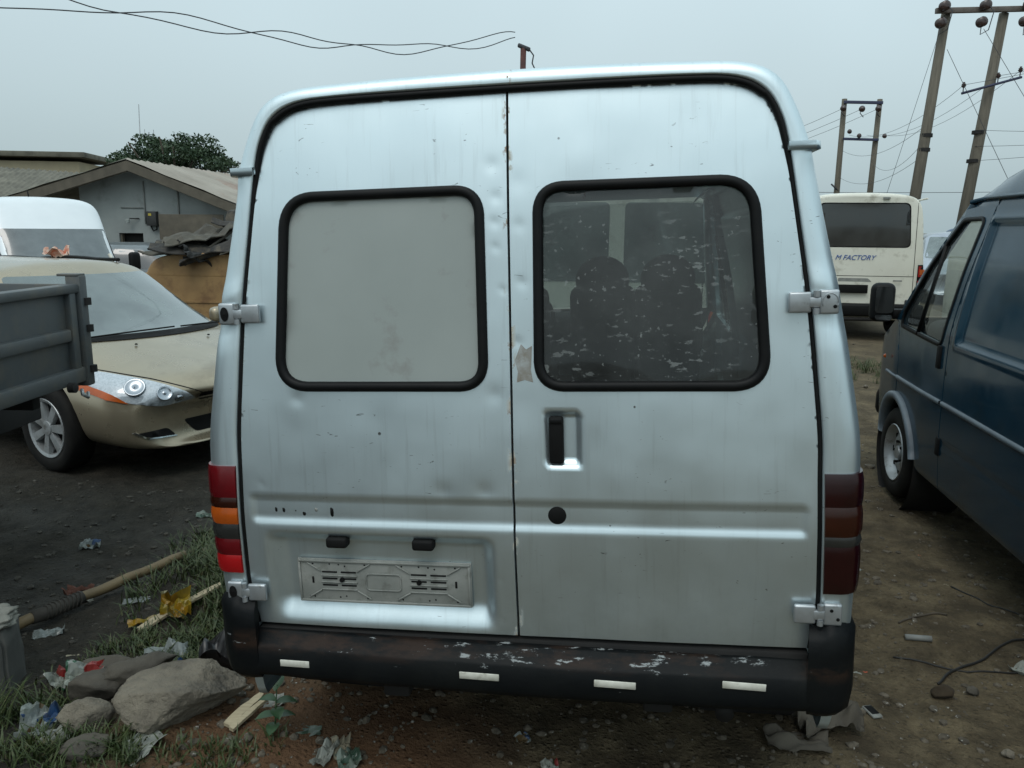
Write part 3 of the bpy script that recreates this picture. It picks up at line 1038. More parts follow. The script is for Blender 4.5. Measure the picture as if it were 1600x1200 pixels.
WIN = roundpoly([(.072, 1.896), (.683, 1.895), (.727, 1.309), (.068, 1.309)], [.085, .10, .10, .085], 9)
WIN_IN = roundpoly([(.096, 1.872), (.658, 1.871), (.699, 1.336), (.093, 1.336)], [.055, .075, .075, .06], 9)
for s in (-1, 1):
    win_mid = [(s * (a[0] + b[0]) / 2, (a[1] + b[1]) / 2) for a, b in zip(WIN, WIN_IN)]
    hole = [(s * x, z) for x, z in WIN_IN]
    door = patch('rear_door', door_outline(s), lambda x, z: rear_xyz(x, z, rear_disp(x, z)), M['silver'], VAN, holes=[win_mid], step=0.0095, rim=0.04, rimdir=(0, 1, 0))
    if s < 0: tag(door, 'left rear door with the number plate recess and dents along its edge')
    P = [tuple(rear_xyz(x, z, rear_disp(x, z))) for x, z in win_mid]
    hw = .0145
    prof = [(-hw, .002), (-hw * .98, -.005), (-hw * .6, -.011), (0, -.013), (hw * .6, -.011), (hw * .98, -.005), (hw, .002), (hw, .012), (-hw, .012)]
    V, F = sweep_geo(P, (0, 1, .047), prof)
    add('window_seal', V, F, M['rubber'], door)
    V, F = patch_geo(win_mid, lambda x, z: rear_xyz(x, z, rear_disp(x, z) + .006), step=.05)
    pane = add('window_pane', V, F, M['white_panel'] if s < 0 else M['rearglass'], door)
    tag(pane, 'flat grey panel filling the window' if s < 0 else 'dark dusty glass pane')
# black rubber round the door opening and down the meeting edge
P = []
for s in (-1, 1):
    o = door_outline(s)[1:-1]
    o = [tuple(rear_xyz(x + s * .006, z + (.004 if z > 2.0 else 0), .012)) for x, z in o]
    P += o if s < 0 else o[::-1]
tube('door_rubber', P, [.0065 + .0045 * float(sstep(1.85, 2.05, p[2])) for p in P], M['rubber'], VAN, 8)
V, F = sweep_geo([tuple(rear_xyz(0., z, .030)) for z in np.linspace(.56, 2.15, 14)], (0, 1, 0), [(-.015, 0), (-.015, .02), (.015, .02), (.015, 0)], closed=False)
add('seam_rubber', V, F, M['black'], VAN, False)
box('sill_step', (0, .05, .50), (1.70, .10, .07), M['chassis'], VAN, .01)

# handle, lock, holes of the lost badge
hd = bpy.data.objects.new('door_handle', None); COL.objects.link(hd); hd.parent = VAN
box('handle_flap', (.1285, float(rear_y(1.167)) + .006, 1.167), (.042, .024, .140), M['black'], hd, .008, 3)
box('handle_lip', (.1285, float(rear_y(1.167)) - .007, 1.225), (.036, .006, .014), M['rubber'], hd, .003)
lathe('lock_hole', [(-.0035, .0005), (-.0035, .024), (-.0015, .027), (.002, .027)], M['black'], VAN, 28, 'Y', (.127, float(rear_y(.941)) + float(rear_disp(.127, .941)) + .001, .941))
for x, z, w, hh in ((-.752, .937, .008, .018), (-.727, .936, .009, .018), (-.687, .935, .004, .005), (-.660, .926, .011, .014), (-.62, .94, .010, .014), (-.569, .934, .011, .036)):
    V, F = lathe_geo([(-.001, .0004), (0, .5), (.3, .5)], 10, 'Y')
    V = [(v[0] * w * (1 + .3 * sin(7 * i)) + x, v[1] * .004 + float(rear_y(z)) + float(rear_disp(x, z)) - .0008, v[2] * hh * (1 + .25 * cos(5 * i)) + z) for i, v in enumerate(V)]
    add('badge_hole', V, F, M['black'] if x != -.62 else M['plate'], VAN)

# torn remains of a paper label beside the right window
lb = [(.012, 1.40), (.030, 1.445), (.045, 1.43), (.062, 1.44), (.058, 1.37), (.064, 1.335), (.040, 1.342), (.016, 1.335), (.020, 1.365)]
patch('label_remains', lb, lambda x, z: rear_xyz(x, z, rear_disp(x, z) - .0012), mat('torn_paper_label', (.30, .31, .30), (.17, .14, .10), 30, .85, dirt=(.42, .46, .47), dirt_amt=.5, dirt_scale=40), VAN, step=.012)
# number plate holder ----------------------------------------------------
PY = float(rear_y(.70)) + .027
ph = box('plate_holder', (-.424, PY, .698), (.562, .010, .145), M['plate'], VAN, .004)
tag(ph, 'empty dusty grey plastic number plate holder')
def on_plate(nm, x, z, sx, sz, m, dy=-.0062, sy=.004, rz=0):
    return box(nm, (-.424 + x, PY + dy, .698 + z), (sx, sy, sz), m, ph, min(.0012, sz * .3), 1, rot=(0, rz, 0))
for z in (-.066, .066): on_plate('holder_edge', 0, z, .552, .007, M['plate'], -.007, .006)
for x in (-.274, .274): on_plate('holder_edge', x, 0, .007, .124, M['plate'], -.007, .006)
for q in (-1, 1):
    for z in (.030, .008, -.014):
        for dx in (-.031, .031):
            on_plate('slot', q * .145 + dx, z, .050, .0055, M['black'], -.0052, .003)
    for z in (.019, -.003, -.027): on_plate('ridge', q * .145, z, .120, .004, M['plate'], -.0075, .005)
    on_plate('slot', q * .232, .002, .007, .022, M['black'], -.0052, .003)
    for dx in (-.06, .06):
        on_plate('ridge', q * .145 + dx * 1.35, -.043, .052, .004, M['plate'], -.0075, .005, rz=.55 * (1 if dx * 1 > 0 else -1))
        on_plate('ridge', q * .145 + dx * 1.35, .047, .052, .004, M['plate'], -.0075, .005, rz=-.55 * (1 if dx > 0 else -1))
    for dx, dz in ((-.10, .056), (-.085, .056), (-.03, .056), (.0, .055), (.02, .05), (.085, .056), (-.1, -.054), (-.085, -.054), (.0, -.054), (.02, -.05), (.09, -.055), (.10, -.055)):
        lathe('rivet_hole', [(-.001, .0004), (0, .0030), (.001, .003)], M['black'], ph, 8, 'Y', (-.424 + q * .145 + dx, PY - .0052, .698 + dz))
    lathe('screw', [(-.004, .0005), (-.004, .007), (.003, .008)], M['black'], ph, 12, 'Y', (-.424 + q * .125 - .01, PY - .009, .698 + .006))
V, F = sweep_geo([(-.424 + x, PY - .005, .698 + z) for x, z in roundpoly([(-.056, .028), (.056, .028), (.056, -.026), (-.056, -.026)], .012, 4)], (0, -1, 0), [(-.002, 0), (-.002, .003), (.002, .003), (.002, 0)])
add('centre_frame', V, F, M['plate'], ph)
for x in (-.557, -.283):
    box('plate_lamp', (x, float(rear_y(.84)) + .012, .838), (.068, .040, .034), M['black'], VAN, .009, 3)

# tail lamps -------------------------------------------------------------
def lamp_strip(nm, s, z0, z1, m, parent, off=.006, bulge=.004):
    zs = np.linspace(z0, z1, max(3, int((z1 - z0) / .012)))
    V, F = [], []
    cols = None
    for z in zs:
        D = np.array([np.interp(z, _DB[:, 1], _DB[:, 0]), z]); B = np.array([np.interp(z, _BB[:, 1], _BB[:, 0]), z])
        y0 = float(rear_y(z))
        e = bulge * (1 - abs(2 * (z - z0) / (z1 - z0) - 1) ** 4)
        o = off + e
        r = .05
        pts = [(D[0] + .010, y0 + .004), (D[0] + .010, y0 - o)]
        for t in (.4, .8): pts.append((D[0] + .010 + (B[0] - r - D[0] - .010) * t, y0 - o))
        for a in (0, 22, 45, 68, 90): pts.append((B[0] - r + (r + o) * sin(rad(a)), y0 + r - (r + o) * cos(rad(a))))
        pts.append((B[0] + o, y0 + .15)); pts.append((B[0] - .004, y0 + .15))
        cols = len(pts)
        for x, y in pts: V.append((s * x, y, z))
    for i in range(len(zs) - 1):
        for j in range(cols - 1):
            q = (i * cols + j, i * cols + j + 1, (i + 1) * cols + j + 1, (i + 1) * cols + j)
            F.append(q if s > 0 else q[::-1])
    for i in (0, len(zs) - 1):
        f = tuple(i * cols + j for j in range(cols))
        F.append(f)
    bm = bmesh.new()
    vs = [bm.verts.new(v) for v in V]
    for f in F:
        try: bm.faces.new([vs[i] for i in f])
        except ValueError: pass
    return from_bm(nm, bm, m, parent, angle=.6)
for s in (-1, 1):
    tl = bpy.data.objects.new('tail_lamp', None); COL.objects.link(tl); tl.parent = VAN
    tag(tl, 'bright red and amber tail lamp' if s < 0 else 'dark smoky red tail lamp')
    if s < 0:
        for z0, z1, m, nm in ((.727, .787, 'red_bright', 'red_lens'), (.787, .842, 'red_lens', 'red_lens'), (.842, .892, 'smoke_lens', 'reversing_lens'), (.892, .945, 'amber_lens', 'amber_lens'), (.945, .978, 'dark_amber', 'amber_lens'), (.978, 1.078, 'red_lens', 'red_lens')):  # brighter reflection of the lowest red segment is put into its lens colour
            lamp_strip(nm, s, z0, z1, M[m], tl)
    else:
        for z0, z1, m, nm in ((.730, .873, 'dark_red', 'red_lens'), (.873, .902, 'smoke_lens', 'reversing_lens'), (.902, .988, 'dark_amber', 'amber_lens'), (.988, 1.082, 'dark_red', 'red_lens')):
            lamp_strip(nm, s, z0, z1, M[m], tl)

# rear bumper ------------------------------------------------------------
bp = bpy.data.objects.new('rear_bumper', None); COL.objects.link(bp); bp.parent = VAN
sec = [(.06, .524), (-.020, .522), (-.030, .520), (-.052, .492), (-.060, .487), (-.068, .478), (-.0705, .42), (-.0695, .400), (-.062, .382), (-.045, .372), (.02, .365), (.06, .37)]
V, F = [], []
NX = 60
for i in range(NX + 1):
    x = -.855 + 1.71 * i / NX
    cv = .022 * (abs(x) / .86) ** 2
    for y, z in sec:
        dz = .004 * fbm(np.array(x * 4), np.array(z * 3), 2) if True else 0
        V.append((x, y + cv - .006 * float(vnoise(np.array(x * 9), np.array(z * 20))), z + float(dz) - .008 * x))
n = len(sec)
for i in range(NX):
    for j in range(n - 1):
        F.append((i * n + j, i * n + j + 1, (i + 1) * n + j + 1, (i + 1) * n + j))
F.append(tuple(range(n))); F.append(tuple(NX * n + j for j in range(n)))
bm = bmesh.new(); vs = [bm.verts.new(v) for v in V]
for f in F: bm.faces.new([vs[i] for i in f])
from_bm('bumper_beam', bm, M['bumper'], bp, angle=.8)
for s in (-1, 1):
    # wrapped corner cap: plan path x side, section in z
    path = [(.838, -.050), (.870, -.056), (.905, -.054), (.94, -.040), (.967, -.012), (.982, .03), (.986, .10), (.984, .22), (.975, .36)]
    zsec = [(.000, .640), (.0, .655), (-.35, .648), (-1, .62), (-1, .50), (-1, .43), (-.85, .385), (-.4, .362), (0, .362)]
    V, F = [], []
    for pi_, (px_, py_) in enumerate(path):
        a = np.array(path[min(pi_ + 1, len(path) - 1)]) - np.array(path[max(pi_ - 1, 0)])
        a = a / np.linalg.norm(a); nrm = np.array([a[1], -a[0]])
        rise = 0 if pi_ > 1 else -.02
        for f, z in zsec:
            p = np.array([px_, py_]) - nrm * .045 * (1 + f)
            V.append((s * p[0], p[1], z + (rise if z > .5 else 0) - .008 * s * px_))
    n = len(zsec)
    bm = bmesh.new(); vs = [bm.verts.new(v) for v in V]
    for i in range(len(path) - 1):
        for j in range(n):
            bm.faces.new([vs[k] for k in (i * n + j, i * n + (j + 1) % n, (i + 1) * n + (j + 1) % n, (i + 1) * n + j)])
    bm.faces.new(vs[:n]); bm.faces.new(vs[-n:][::-1])
    bmesh.ops.subdivide_edges(bm, edges=bm.edges[:], cuts=1, use_grid_fill=True, smooth=.6)
    from_bm('bumper_corner', bm, M['bumper'], bp, angle=1.0)
for x, z, w in ((-.722, .441, .098), (-.116, .443, .124), (.297, .440, .124), (.672, .452, .124)):
    cv = .022 * (abs(x) / .86) ** 2
    box('reflective_strip', (x * .985, -.0745 + cv, z + .003), (w * .985, .004, .0225), M['sticker'], bp, .0015, 1, rot=(0, random.uniform(-.01, .03), 0))
box('marker_lamp', (.832, .35, 2.022), (.035, .05, .035), M['chrome'], VAN, .012, 3)
box('marker_lamp', (-.832, .35, 2.022), (.035, .05, .03), M['chrome'], VAN, .012, 3)
box('side_trim', (.925, .9, 1.66), (.012, .02, .05), M['black'], VAN, .004)

# seats and bulkhead inside ----------------------------------------------
def seat(parent, x, y, w, back=True):
    st = bpy.data.objects.new('seat', None); COL.objects.link(st); st.parent = parent; st.location = (x, y, 0)
    box('cushion', (0, .25, .82), (w, .50, .16), M['seat'], st, .05, 3)
    box('backrest', (0, -.02, 1.12), (w, .14, .62), M['seat'], st, .06, 3, rot=(.12, 0, 0))
    V, F = lathe_geo([(-.05, .02), (-.05, .12), (-.02, .15), (.03, .15), (.06, .11), (.06, .02)], 24, 'Y', (0, -.06, 0))
    V = [(v[0] * 1.08, v[1], 1.46 + v[2] * .98) for v in V]
    add('headrest', V, F, M['seat'], st)
    box('seat_base', (0, .2, .60), (w * .8, .42, .30), M['chassis'], st, .02)
for x in (.14, .53): seat(VAN, x, 2.75, .40)
seat(VAN, -.42, 2.75, .46)
box('dashboard', (0, 3.62, 1.02), (1.6, .45, .30), M['seat'], VAN, .08, 3)
V, F = tube_geo([(-.42 + .19 * cos(a), 3.30 + .06 * sin(a), 1.16 + .18 * sin(a)) for a in np.linspace(0, 2 * pi, 24, endpoint=False)], .015, 8, True)
add('steering_wheel', V, F, M['black'], VAN)

# ---------------------------------------------------------------- dark blue van
BVAN = thing('panel_van', 'dark blue panel van with grey side moulding, black mirror and steel wheels', 'van', (3.081, 1.659, .10 + .01), (0, 0, rad(-8.865)))
smap_b = transit(BVAN, M['bluepaint'], False)
for s in (-1, 1):
    def strip(y0, y1, z0, z1, off, nm, m, parent=BVAN, n=20):
        V, F = [], []
        for i in range(n + 1):
            y = y0 + (y1 - y0) * i / n
            for z, o in ((z0, .0), (z0 + .004, off), (z1 - .004, off), (z1, .0)):
                V.append((s * (float(hwz(z)) * float(tp(y)) + o + .002), y, z))
        for i in range(n):
            for j in range(3):
                F.append((i * 4 + j, i * 4 + j + 1, i * 4 + 5 + j, i * 4 + 4 + j))
        return add(nm, V, F, m, parent)
    strip(.14, 2.888, .742, .772, .012, 'side_moulding', M['bluegrey'])
    strip(2.912, 3.795, .742, .772, .012, 'side_moulding', M['bluegrey'])
    strip(3.81, 4.1, .745, .765, .010, 'side_moulding', M['bluegrey'], n=8)
    hx = lambda z: s * (float(hwz(z)))
    box('door_handle', (hx(1.02) + s * .006, 3.0, 1.02), (.022, .05, .14), M['black'], BVAN, .008, 2)
    box('lower_catch', (hx(.48) + s * .004, 2.905, .49), (.018, .05, .11), M['black'], BVAN, .008, 2)
    lathe('side_indicator', [(-.014, .004), (-.004, .015), (0, .017)], M['amber_lens'], BVAN, 14, 'X', (s * .962, 4.10, .86))
    # big black mirror on an arm
    mr = bpy.data.objects.new('door_mirror', None); COL.objects.link(mr); mr.parent = BVAN; mr.location = (s * 1.06, 3.93, 1.24); mr.scale = (.82, .82, .82)
    box('mirror_housing', (0, .04, .03), (.20, .13, .34), M['rubber'], mr, .06, 4)
    pl = roundpoly([(-.075, .17), (.075, .17), (.080, -.06), (-.075, -.06)], .04, 5)
    V, F = patch_geo([(x, z) for x, z in pl], lambda x, z: np.stack([x, np.full_like(x, -.030), z], -1), step=.08)
    add('mirror_glass', V, F, M['darkglass'], mr, False)
    pl = roundpoly([(-.070, -.075), (.075, -.075), (.070, -.120), (-.060, -.120)], .02, 4)
    V, F = patch_geo(pl, lambda x, z: np.stack([x, np.full_like(x, -.029), z], -1), step=.08)
    add('wide_mirror_glass', V, F, M['chrome'], mr, False)
    box('mirror_arm', (-s * .14, .05, -.07), (.16, .08, .09), M['rubber'], mr, .02, 2)
    box('mirror_base', (-s * .215, .02, -.03), (.03, .18, .16), M['rubber'], mr, .012, 2)
for x in (.14, .53, -.42): seat(BVAN, x, 2.75, .42)
box('dashboard', (0, 3.62, 1.02), (1.6, .45, .30), M['seat'], BVAN, .08, 3)
V, F = tube_geo([(-.42 + .19 * cos(a), 3.30 + .06 * sin(a), 1.16 + .18 * sin(a)) for a in np.linspace(0, 2 * pi, 24, endpoint=False)], .015, 8, True)
add('steering_wheel', V, F, M['black'], BVAN)
for s in (-1, 1):
    d = patch('rear_door', door_outline(s), lambda x, z: rear_xyz(x, z, .01), M['bluepaint'], BVAN, step=0.08, rim=0.04, rimdir=(0, 1, 0))
box('rear_bumper', (0, -.02, .44), (1.94, .14, .16), M['rubber'], BVAN, .04)

# ---------------------------------------------------------------- lofted cars
def loft_mesh(stations, sub=2):
    """stations: list of (y, [(x,z),...] half section bottom->top, curve) ; x=0 at the end"""
    bm = bmesh.new()
    rows = []
    for y, sec, cv in stations:
        full = [(-x, z) for x, z in sec] + [(x, z) for x, z in sec[-2::-1]]
        rows.append([bm.verts.new((x, y - cv * (abs(x) / 1.0) ** 2.2, z)) for x, z in full])
    n = len(rows[0])
    for a, b in zip(rows[:-1], rows[1:]):
        for j in range(n - 1):
            bm.faces.new((a[j], a[j + 1], b[j + 1], b[j]))
        bm.faces.new((a[n - 1], a[0], b[0], b[n - 1]))
    for R, rev in ((rows[0], False), (rows[-1], True)):
        # cap with quads between mirrored points
        h = n // 2
        for j in range(h):
            a, b, c, d = R[j], R[j + 1], R[n - 2 - j], R[n - 1 - j]
            f = [a, b, c, d] if b is not c else [a, b, d]
            f = list(dict.fromkeys(f))
            if len(f) > 2:
                try: bm.faces.new(f[::-1] if rev else f)
                except ValueError: pass
    bmesh.ops.recalc_face_normals(bm, faces=bm.faces[:])
    me = bpy.data.meshes.new('tmp')
    bm.to_mesh(me); bm.free()
    o = bpy.data.objects.new('tmp', me); COL.objects.link(o)
    md = o.modifiers.new('s', 'SUBSURF'); md.levels = sub; md.render_levels = sub
    return o

def cut_and_bake(o, cutters):
    for c in cutters:
        md = o.modifiers.new('b', 'BOOLEAN'); md.operation = 'DIFFERENCE'; md.object = c; md.solver = 'EXACT'
    dg = bpy.context.evaluated_depsgraph_get()
    dg.update()
    me = bpy.data.meshes.new_from_object(o.evaluated_get(dg))
    bpy.data.objects.remove(o)
    for c in cutters: bpy.data.objects.remove(c)
    return me

def cyl_cutter(y, z, r, x0, x1):
    V, F = lathe_geo([(x0, r), (x1, r)], 32, 'X', (0, y, z))
    bm = bmesh.new(); vs = [bm.verts.new(v) for v in V]
    for f in F: bm.faces.new([vs[i] for i in f])
    bmesh.ops.recalc_face_normals(bm, faces=bm.faces[:])
    me = bpy.data.meshes.new('cut'); bm.to_mesh(me); bm.free()
    o = bpy.data.objects.new('cut', me); COL.objects.link(o)
    return o

def body_obj(me, m, parent, name='body'):
    me.materials.clear(); me.materials.append(m)
    me.polygons.foreach_set('use_smooth', [True] * len(me.polygons))
    bm = bmesh.new(); bm.from_mesh(me)
    for e in bm.edges:
        e.smooth = len(e.link_faces) == 2 and e.calc_face_angle(0) < .7
    bvh = BVHTree.FromBMesh(bm)
    bm.to_mesh(me); bm.free()
    me.name = name
    o = bpy.data.objects.new(name, me); COL.objects.link(o); o.parent = parent
    return o, bvh

def proj(name, bvh, outline, view, m, parent, off=.004, step=.06, thick=.006, smooth=True):
    """lay a panel on a body: outline drawn in the view 'F' front (x,z), 'B' back (x,z), 'L'/'R' side (y,z), 'T' top (x,y)"""
    D = {'F': Vector((0, -1, 0)), 'B': Vector((0, 1, 0)), 'L': Vector((1, 0, 0)), 'R': Vector((-1, 0, 0)), 'T': Vector((0, 0, -1))}[view]
    def f(u, v):
        out = []
        last = None
        for a, b in zip(u, v):
            if view in 'FB': o = Vector((a, 0, b)) - D * 20
            elif view in 'LR': o = Vector((0, a, b)) - D * 20
            else: o = Vector((a, b, 0)) - D * 20
            h, nn, _, _ = bvh.ray_cast(o, D)
            if h is None:
                h, nn, _, _ = bvh.find_nearest(last if last is not None else o)
            if nn.dot(D) > 0: nn = -nn
            last = h
            out.append(tuple(h + nn * off))
        return np.array(out)
    V, F = patch_geo(outline, f, step=step, rim=thick, rimdir=tuple(D))
    return add(name, V, F, m, parent, smooth)

def car(root, paint, sz=1.0, L=5.1, detail=False):
    Z = lambda sec: [(x, z * (sz if z > .3 else 1)) for x, z in sec]
    cab = [(.60, .24), (.88, .26), (.955, .42), (.985, .65), (.975, .86), (.935, 1.04), (.85, 1.36), (.76, 1.61), (.60, 1.71), (.30, 1.75), (0, 1.76)]
    cowl = [(.60, .24), (.88, .26), (.955, .42), (.985, .65), (.965, .86), (.905, 1.01), (.83, 1.075), (.74, 1.105), (.55, 1.125), (.28, 1.14), (0, 1.145)]
    hood = [(.60, .22), (.87, .25), (.95, .42), (.975, .63), (.945, .80), (.86, .915), (.77, .955), (.66, .98), (.48, 1.0), (.24, 1.015), (0, 1.02)]
    front = [(.58, .21), (.83, .24), (.90, .40), (.915, .58), (.89, .71), (.81, .795), (.72, .83), (.60, .85), (.44, .868), (.22, .88), (0, .885)]
    nose = [(.52, .21), (.74, .24), (.80, .38), (.815, .55), (.79, .655), (.71, .725), (.62, .755), (.51, .775), (.37, .79), (.18, .80), (0, .803)]
    tip = [(.45, .24), (.66, .27), (.72, .38), (.73, .52), (.70, .60), (.62, .655), (.54, .68), (.44, .695), (.32, .705), (.16, .71), (0, .712)]
    rear = [(.58, .3), (.85, .33), (.93, .45), (.955, .65), (.945, .86), (.91, 1.04), (.84, 1.36), (.75, 1.58), (.58, 1.67), (.3, 1.70), (0, 1.705)]
    def lerp(a, b, t): return [((1 - t) * p[0] + t * q[0], (1 - t) * p[1] + t * q[1]) for p, q in zip(a, b)]
    st = [(0.0, Z(lerp(rear, tip, .12)), -.05), (.04, Z(rear), -.03), (.5, Z(lerp(rear, cab, .6)), 0), (1.4, Z(cab), 0), (2.5, Z(cab), .02), (3.02, Z(cab), .06), (3.10, Z(lerp(cab, cowl, .04)), .08),
          (3.55, Z(lerp(cab, cowl, .50)), .12), (4.0, Z(lerp(cab, cowl, .96)), .15), (4.08, Z(cowl), .16), (4.5, Z(hood), .20), (4.85, Z(lerp(hood, front, .75)), .26), (5.0, Z(front), .33), (5.13, Z(nose), .40), (5.17, Z(tip), .42)]
    o = loft_mesh(st, 2)
    cutters = []
    wy = (1.05, 4.08)
    for y in wy:
        for s in (-1, 1):
            cutters.append(cyl_cutter(y, .345, .40, s * .62, s * 1.3))
    me = cut_and_bake(o, cutters)
    body, bvh = body_obj(me, paint, root)
    # glass
    W = lambda z: z * sz
    proj('windscreen', bvh, roundpoly([(-.80, W(1.10)), (.80, W(1.10)), (.66, W(1.62)), (-.66, W(1.62))], .04, 3), 'F', M['windscreen'], root, .004, .08)
    for v in 'LR':
        proj('side_window', bvh, roundpoly([(3.78, W(1.10)), (3.05, W(1.56)), (2.45, W(1.60)), (2.40, W(1.10))], .05, 3), v, M['darkglass'], root, .004, .09)
        proj('side_window', bvh, roundpoly([(2.32, W(1.10)), (2.36, W(1.60)), (1.45, W(1.60)), (1.40, W(1.10))], .05, 3), v, M['darkglass'], root, .004, .09)
        s = -1 if v == 'L' else 1
        proj('door_seam', bvh, [(2.355, W(.35)), (2.365, W(.35)), (2.365, W(1.07)), (2.355, W(1.07))], v, M['black'], root, .0015, .1)
        proj('door_seam', bvh, [(3.70, W(.35)), (3.71, W(.35)), (3.76, W(1.06)), (3.75, W(1.06))], v, M['black'], root, .0015, .1)
        box('mirror', (s * 1.04, 3.70, W(1.15)), (.20, .12, .15), paint, root, .05, 3)
        for y in wy:
            alloy_wheel(root, (s * .865, y, .345), s)
    return body, bvh, W

# gold people carrier ----------------------------------------------------
_F = np.array([.87, -.494]); _n = np.array([-.494, -.87])
_Wc = np.array([-3.50, 5.95])
_Cf = _Wc - _n * .90
_loc = _Cf - _F * 4.08
SI = thing('people_carrier', 'gold people carrier facing forward with clear headlights, beside the tipper bed', 'car', (_loc[0], _loc[1], gzf(-3.3, 5.9) - .005), (0, 0, math.atan2(_F[1], _F[0]) - pi / 2))
body, bvh, W = car(SI, M['gold'], .885)
bvh_gold = bvh
for s in (-1, 1):
    mx = lambda P: [(s * x, W(z)) for x, z in P]
    hl = proj('headlight', bvh, mx(roundpoly([(.34, .655), (.60, .625), (.83, .68), (.94, .86), (.82, .915), (.60, .825)], [.01, .06, .06, .03, .06, .08], 4)), 'F', M['headlamp'], SI, .006, .03)
    for x, z, r in ((.735, .79, .075), (.60, .735, .055), (.50, .69, .034)):
        h_, n_, _, _ = bvh.ray_cast(Vector((s * x, 20, W(z))), Vector((0, -1, 0)))
        if h_ is not None:
            V, F = lathe_geo([(.0, r), (.014, r), (.016, r * .93), (.012, r * .80), (.007, r * .45), (.010, .002)], 22, 'Z', cap0=False)
            q_ = n_.to_track_quat('Z', 'Y')
            add('reflector', [tuple(q_ @ Vector(v) + h_ + n_ * .003) for v in V], F, M['reflector'], hl)
    proj('indicator', bvh, mx([(.80, .668), (.88, .70), (.965, .84), (.93, .87), (.85, .74)]), 'F', M['amber_lens'], SI, .011, .03)
    proj('fog_lamp', bvh, mx(roundpoly([(.50, .355), (.72, .375), (.78, .42), (.56, .43)], .025, 3)), 'F', M['black'], SI, .003, .04)
    proj('fog_trim', bvh, mx([(.50, .345), (.72, .360), (.80, .425), (.785, .43), (.715, .372), (.50, .355)]), 'F', M['chrome'], SI, .008, .04)
    proj('bonnet_seam', bvh, mx([(.33, .70), (.60, .840), (.82, .925), (.82, .933), (.60, .85), (.33, .71)]), 'F', M['black'], SI, .0015, .04)
proj('grille', bvh, roundpoly([(-.33, W(.71)), (.33, W(.71)), (.30, W(.625)), (-.30, W(.625))], .02, 3), 'F', M['black'], SI, .004, .04)
proj('grille_bar', bvh, [(-.345, W(.680)), (.345, W(.680)), (.34, W(.656)), (-.34, W(.656))], 'F', M['chrome'], SI, .014, .05, .008)
proj('lower_grille', bvh, roundpoly([(-.42, W(.47)), (.42, W(.47)), (.33, W(.345)), (-.33, W(.345))], .03, 3), 'F', M['black'], SI, .004, .05)
proj('cowl_panel', bvh, [(-.80, W(1.085)), (.80, W(1.085)), (.80, W(1.118)), (-.80, W(1.118))], 'F', M['black'], SI, .007, .06)
tube('wiper', [(.62, 4.10, W(1.125)), (.2, 4.17, W(1.145)), (-.15, 4.18, W(1.15))], .007, M['black'], SI, 6)
tube('wiper', [(-.2, 4.20, W(1.15)), (-.5, 4.14, W(1.14)), (-.75, 4.06, W(1.12))], .007, M['black'], SI, 6)
for x in (-.35, .35):
    lathe('washer_jet', [(0, .012), (.010, .009), (.012, .002)], M['black'], SI, 8, 'Z', (x, 4.36, W(1.055)))

# ---------------------------------------------------------------- box-bodied vans and minibuses
def minibus(root, paint, Wd=.95, H=2.1, L=4.6, nose=.55, roof_r=.16, ws_rake=.75, sub=2):
    a = Wd
    cab = [(a * .7, .30), (a * .95, .33), (a, .55), (a, .85), (a * .99, 1.10), (a * .955, 1.45), (a * .91, H - .32), (a * .86, H - .13), (a * .72, H - .03), (a * .35, H), (0, H + .005)]
    zb = 1.12
    hood = [(a * .7, .28), (a * .94, .31), (a * .985, .55), (a * .98, .80), (a * .95, 1.0), (a * .88, zb - .02), (a * .80, zb), (a * .70, zb + .01), (a * .5, zb + .02), (a * .25, zb + .025), (0, zb + .03)]
    front = [(a * .6, .28), (a * .85, .31), (a * .90, .50), (a * .90, .66), (a * .86, .78), (a * .79, .84), (a * .7, .86), (a * .6, .87), (a * .45, .88), (a * .22, .885), (0, .89)]
    def lerp(p, q, t): return [((1 - t) * u[0] + t * v[0], (1 - t) * u[1] + t * v[1]) for u, v in zip(p, q)]
    sh = lambda P, f, g=1.0: [(x * f, .8 + (z - .8) * g) for x, z in P]
    yb = L - nose; yt = yb - ws_rake
    st = [(0, sh(cab, .93, .955), -.02), (.015, sh(cab, .975, .985), -.01), (.07, cab, 0), (.4, cab, 0), (1.6, cab, 0), (yt - .15, cab, .02), (yt, lerp(cab, hood, .04), .06), ((yt + yb) / 2, lerp(cab, hood, .5), .10), (yb, lerp(cab, hood, .97), .13), (yb + .07, hood, .15), (yb + nose * .6, lerp(hood, front, .5), .20), (L - .05, front, .24), (L, sh(front, .9, .9), .26)]
    o = loft_mesh(st, sub)
    cut = []
    wys = (.95, L - .85)
    for y in wys:
        for s in (-1, 1):
            cut.append(cyl_cutter(y, .33, .39, s * a * .6, s * a * 1.4))
    me = cut_and_bake(o, cut)
    body, bvh = body_obj(me, paint, root)
    for y in wys:
        for s in (-1, 1):
            steel_wheel(root, (s * (a - .13), y, .33), s, .33, .2, False)
    return body, bvh, yt, yb

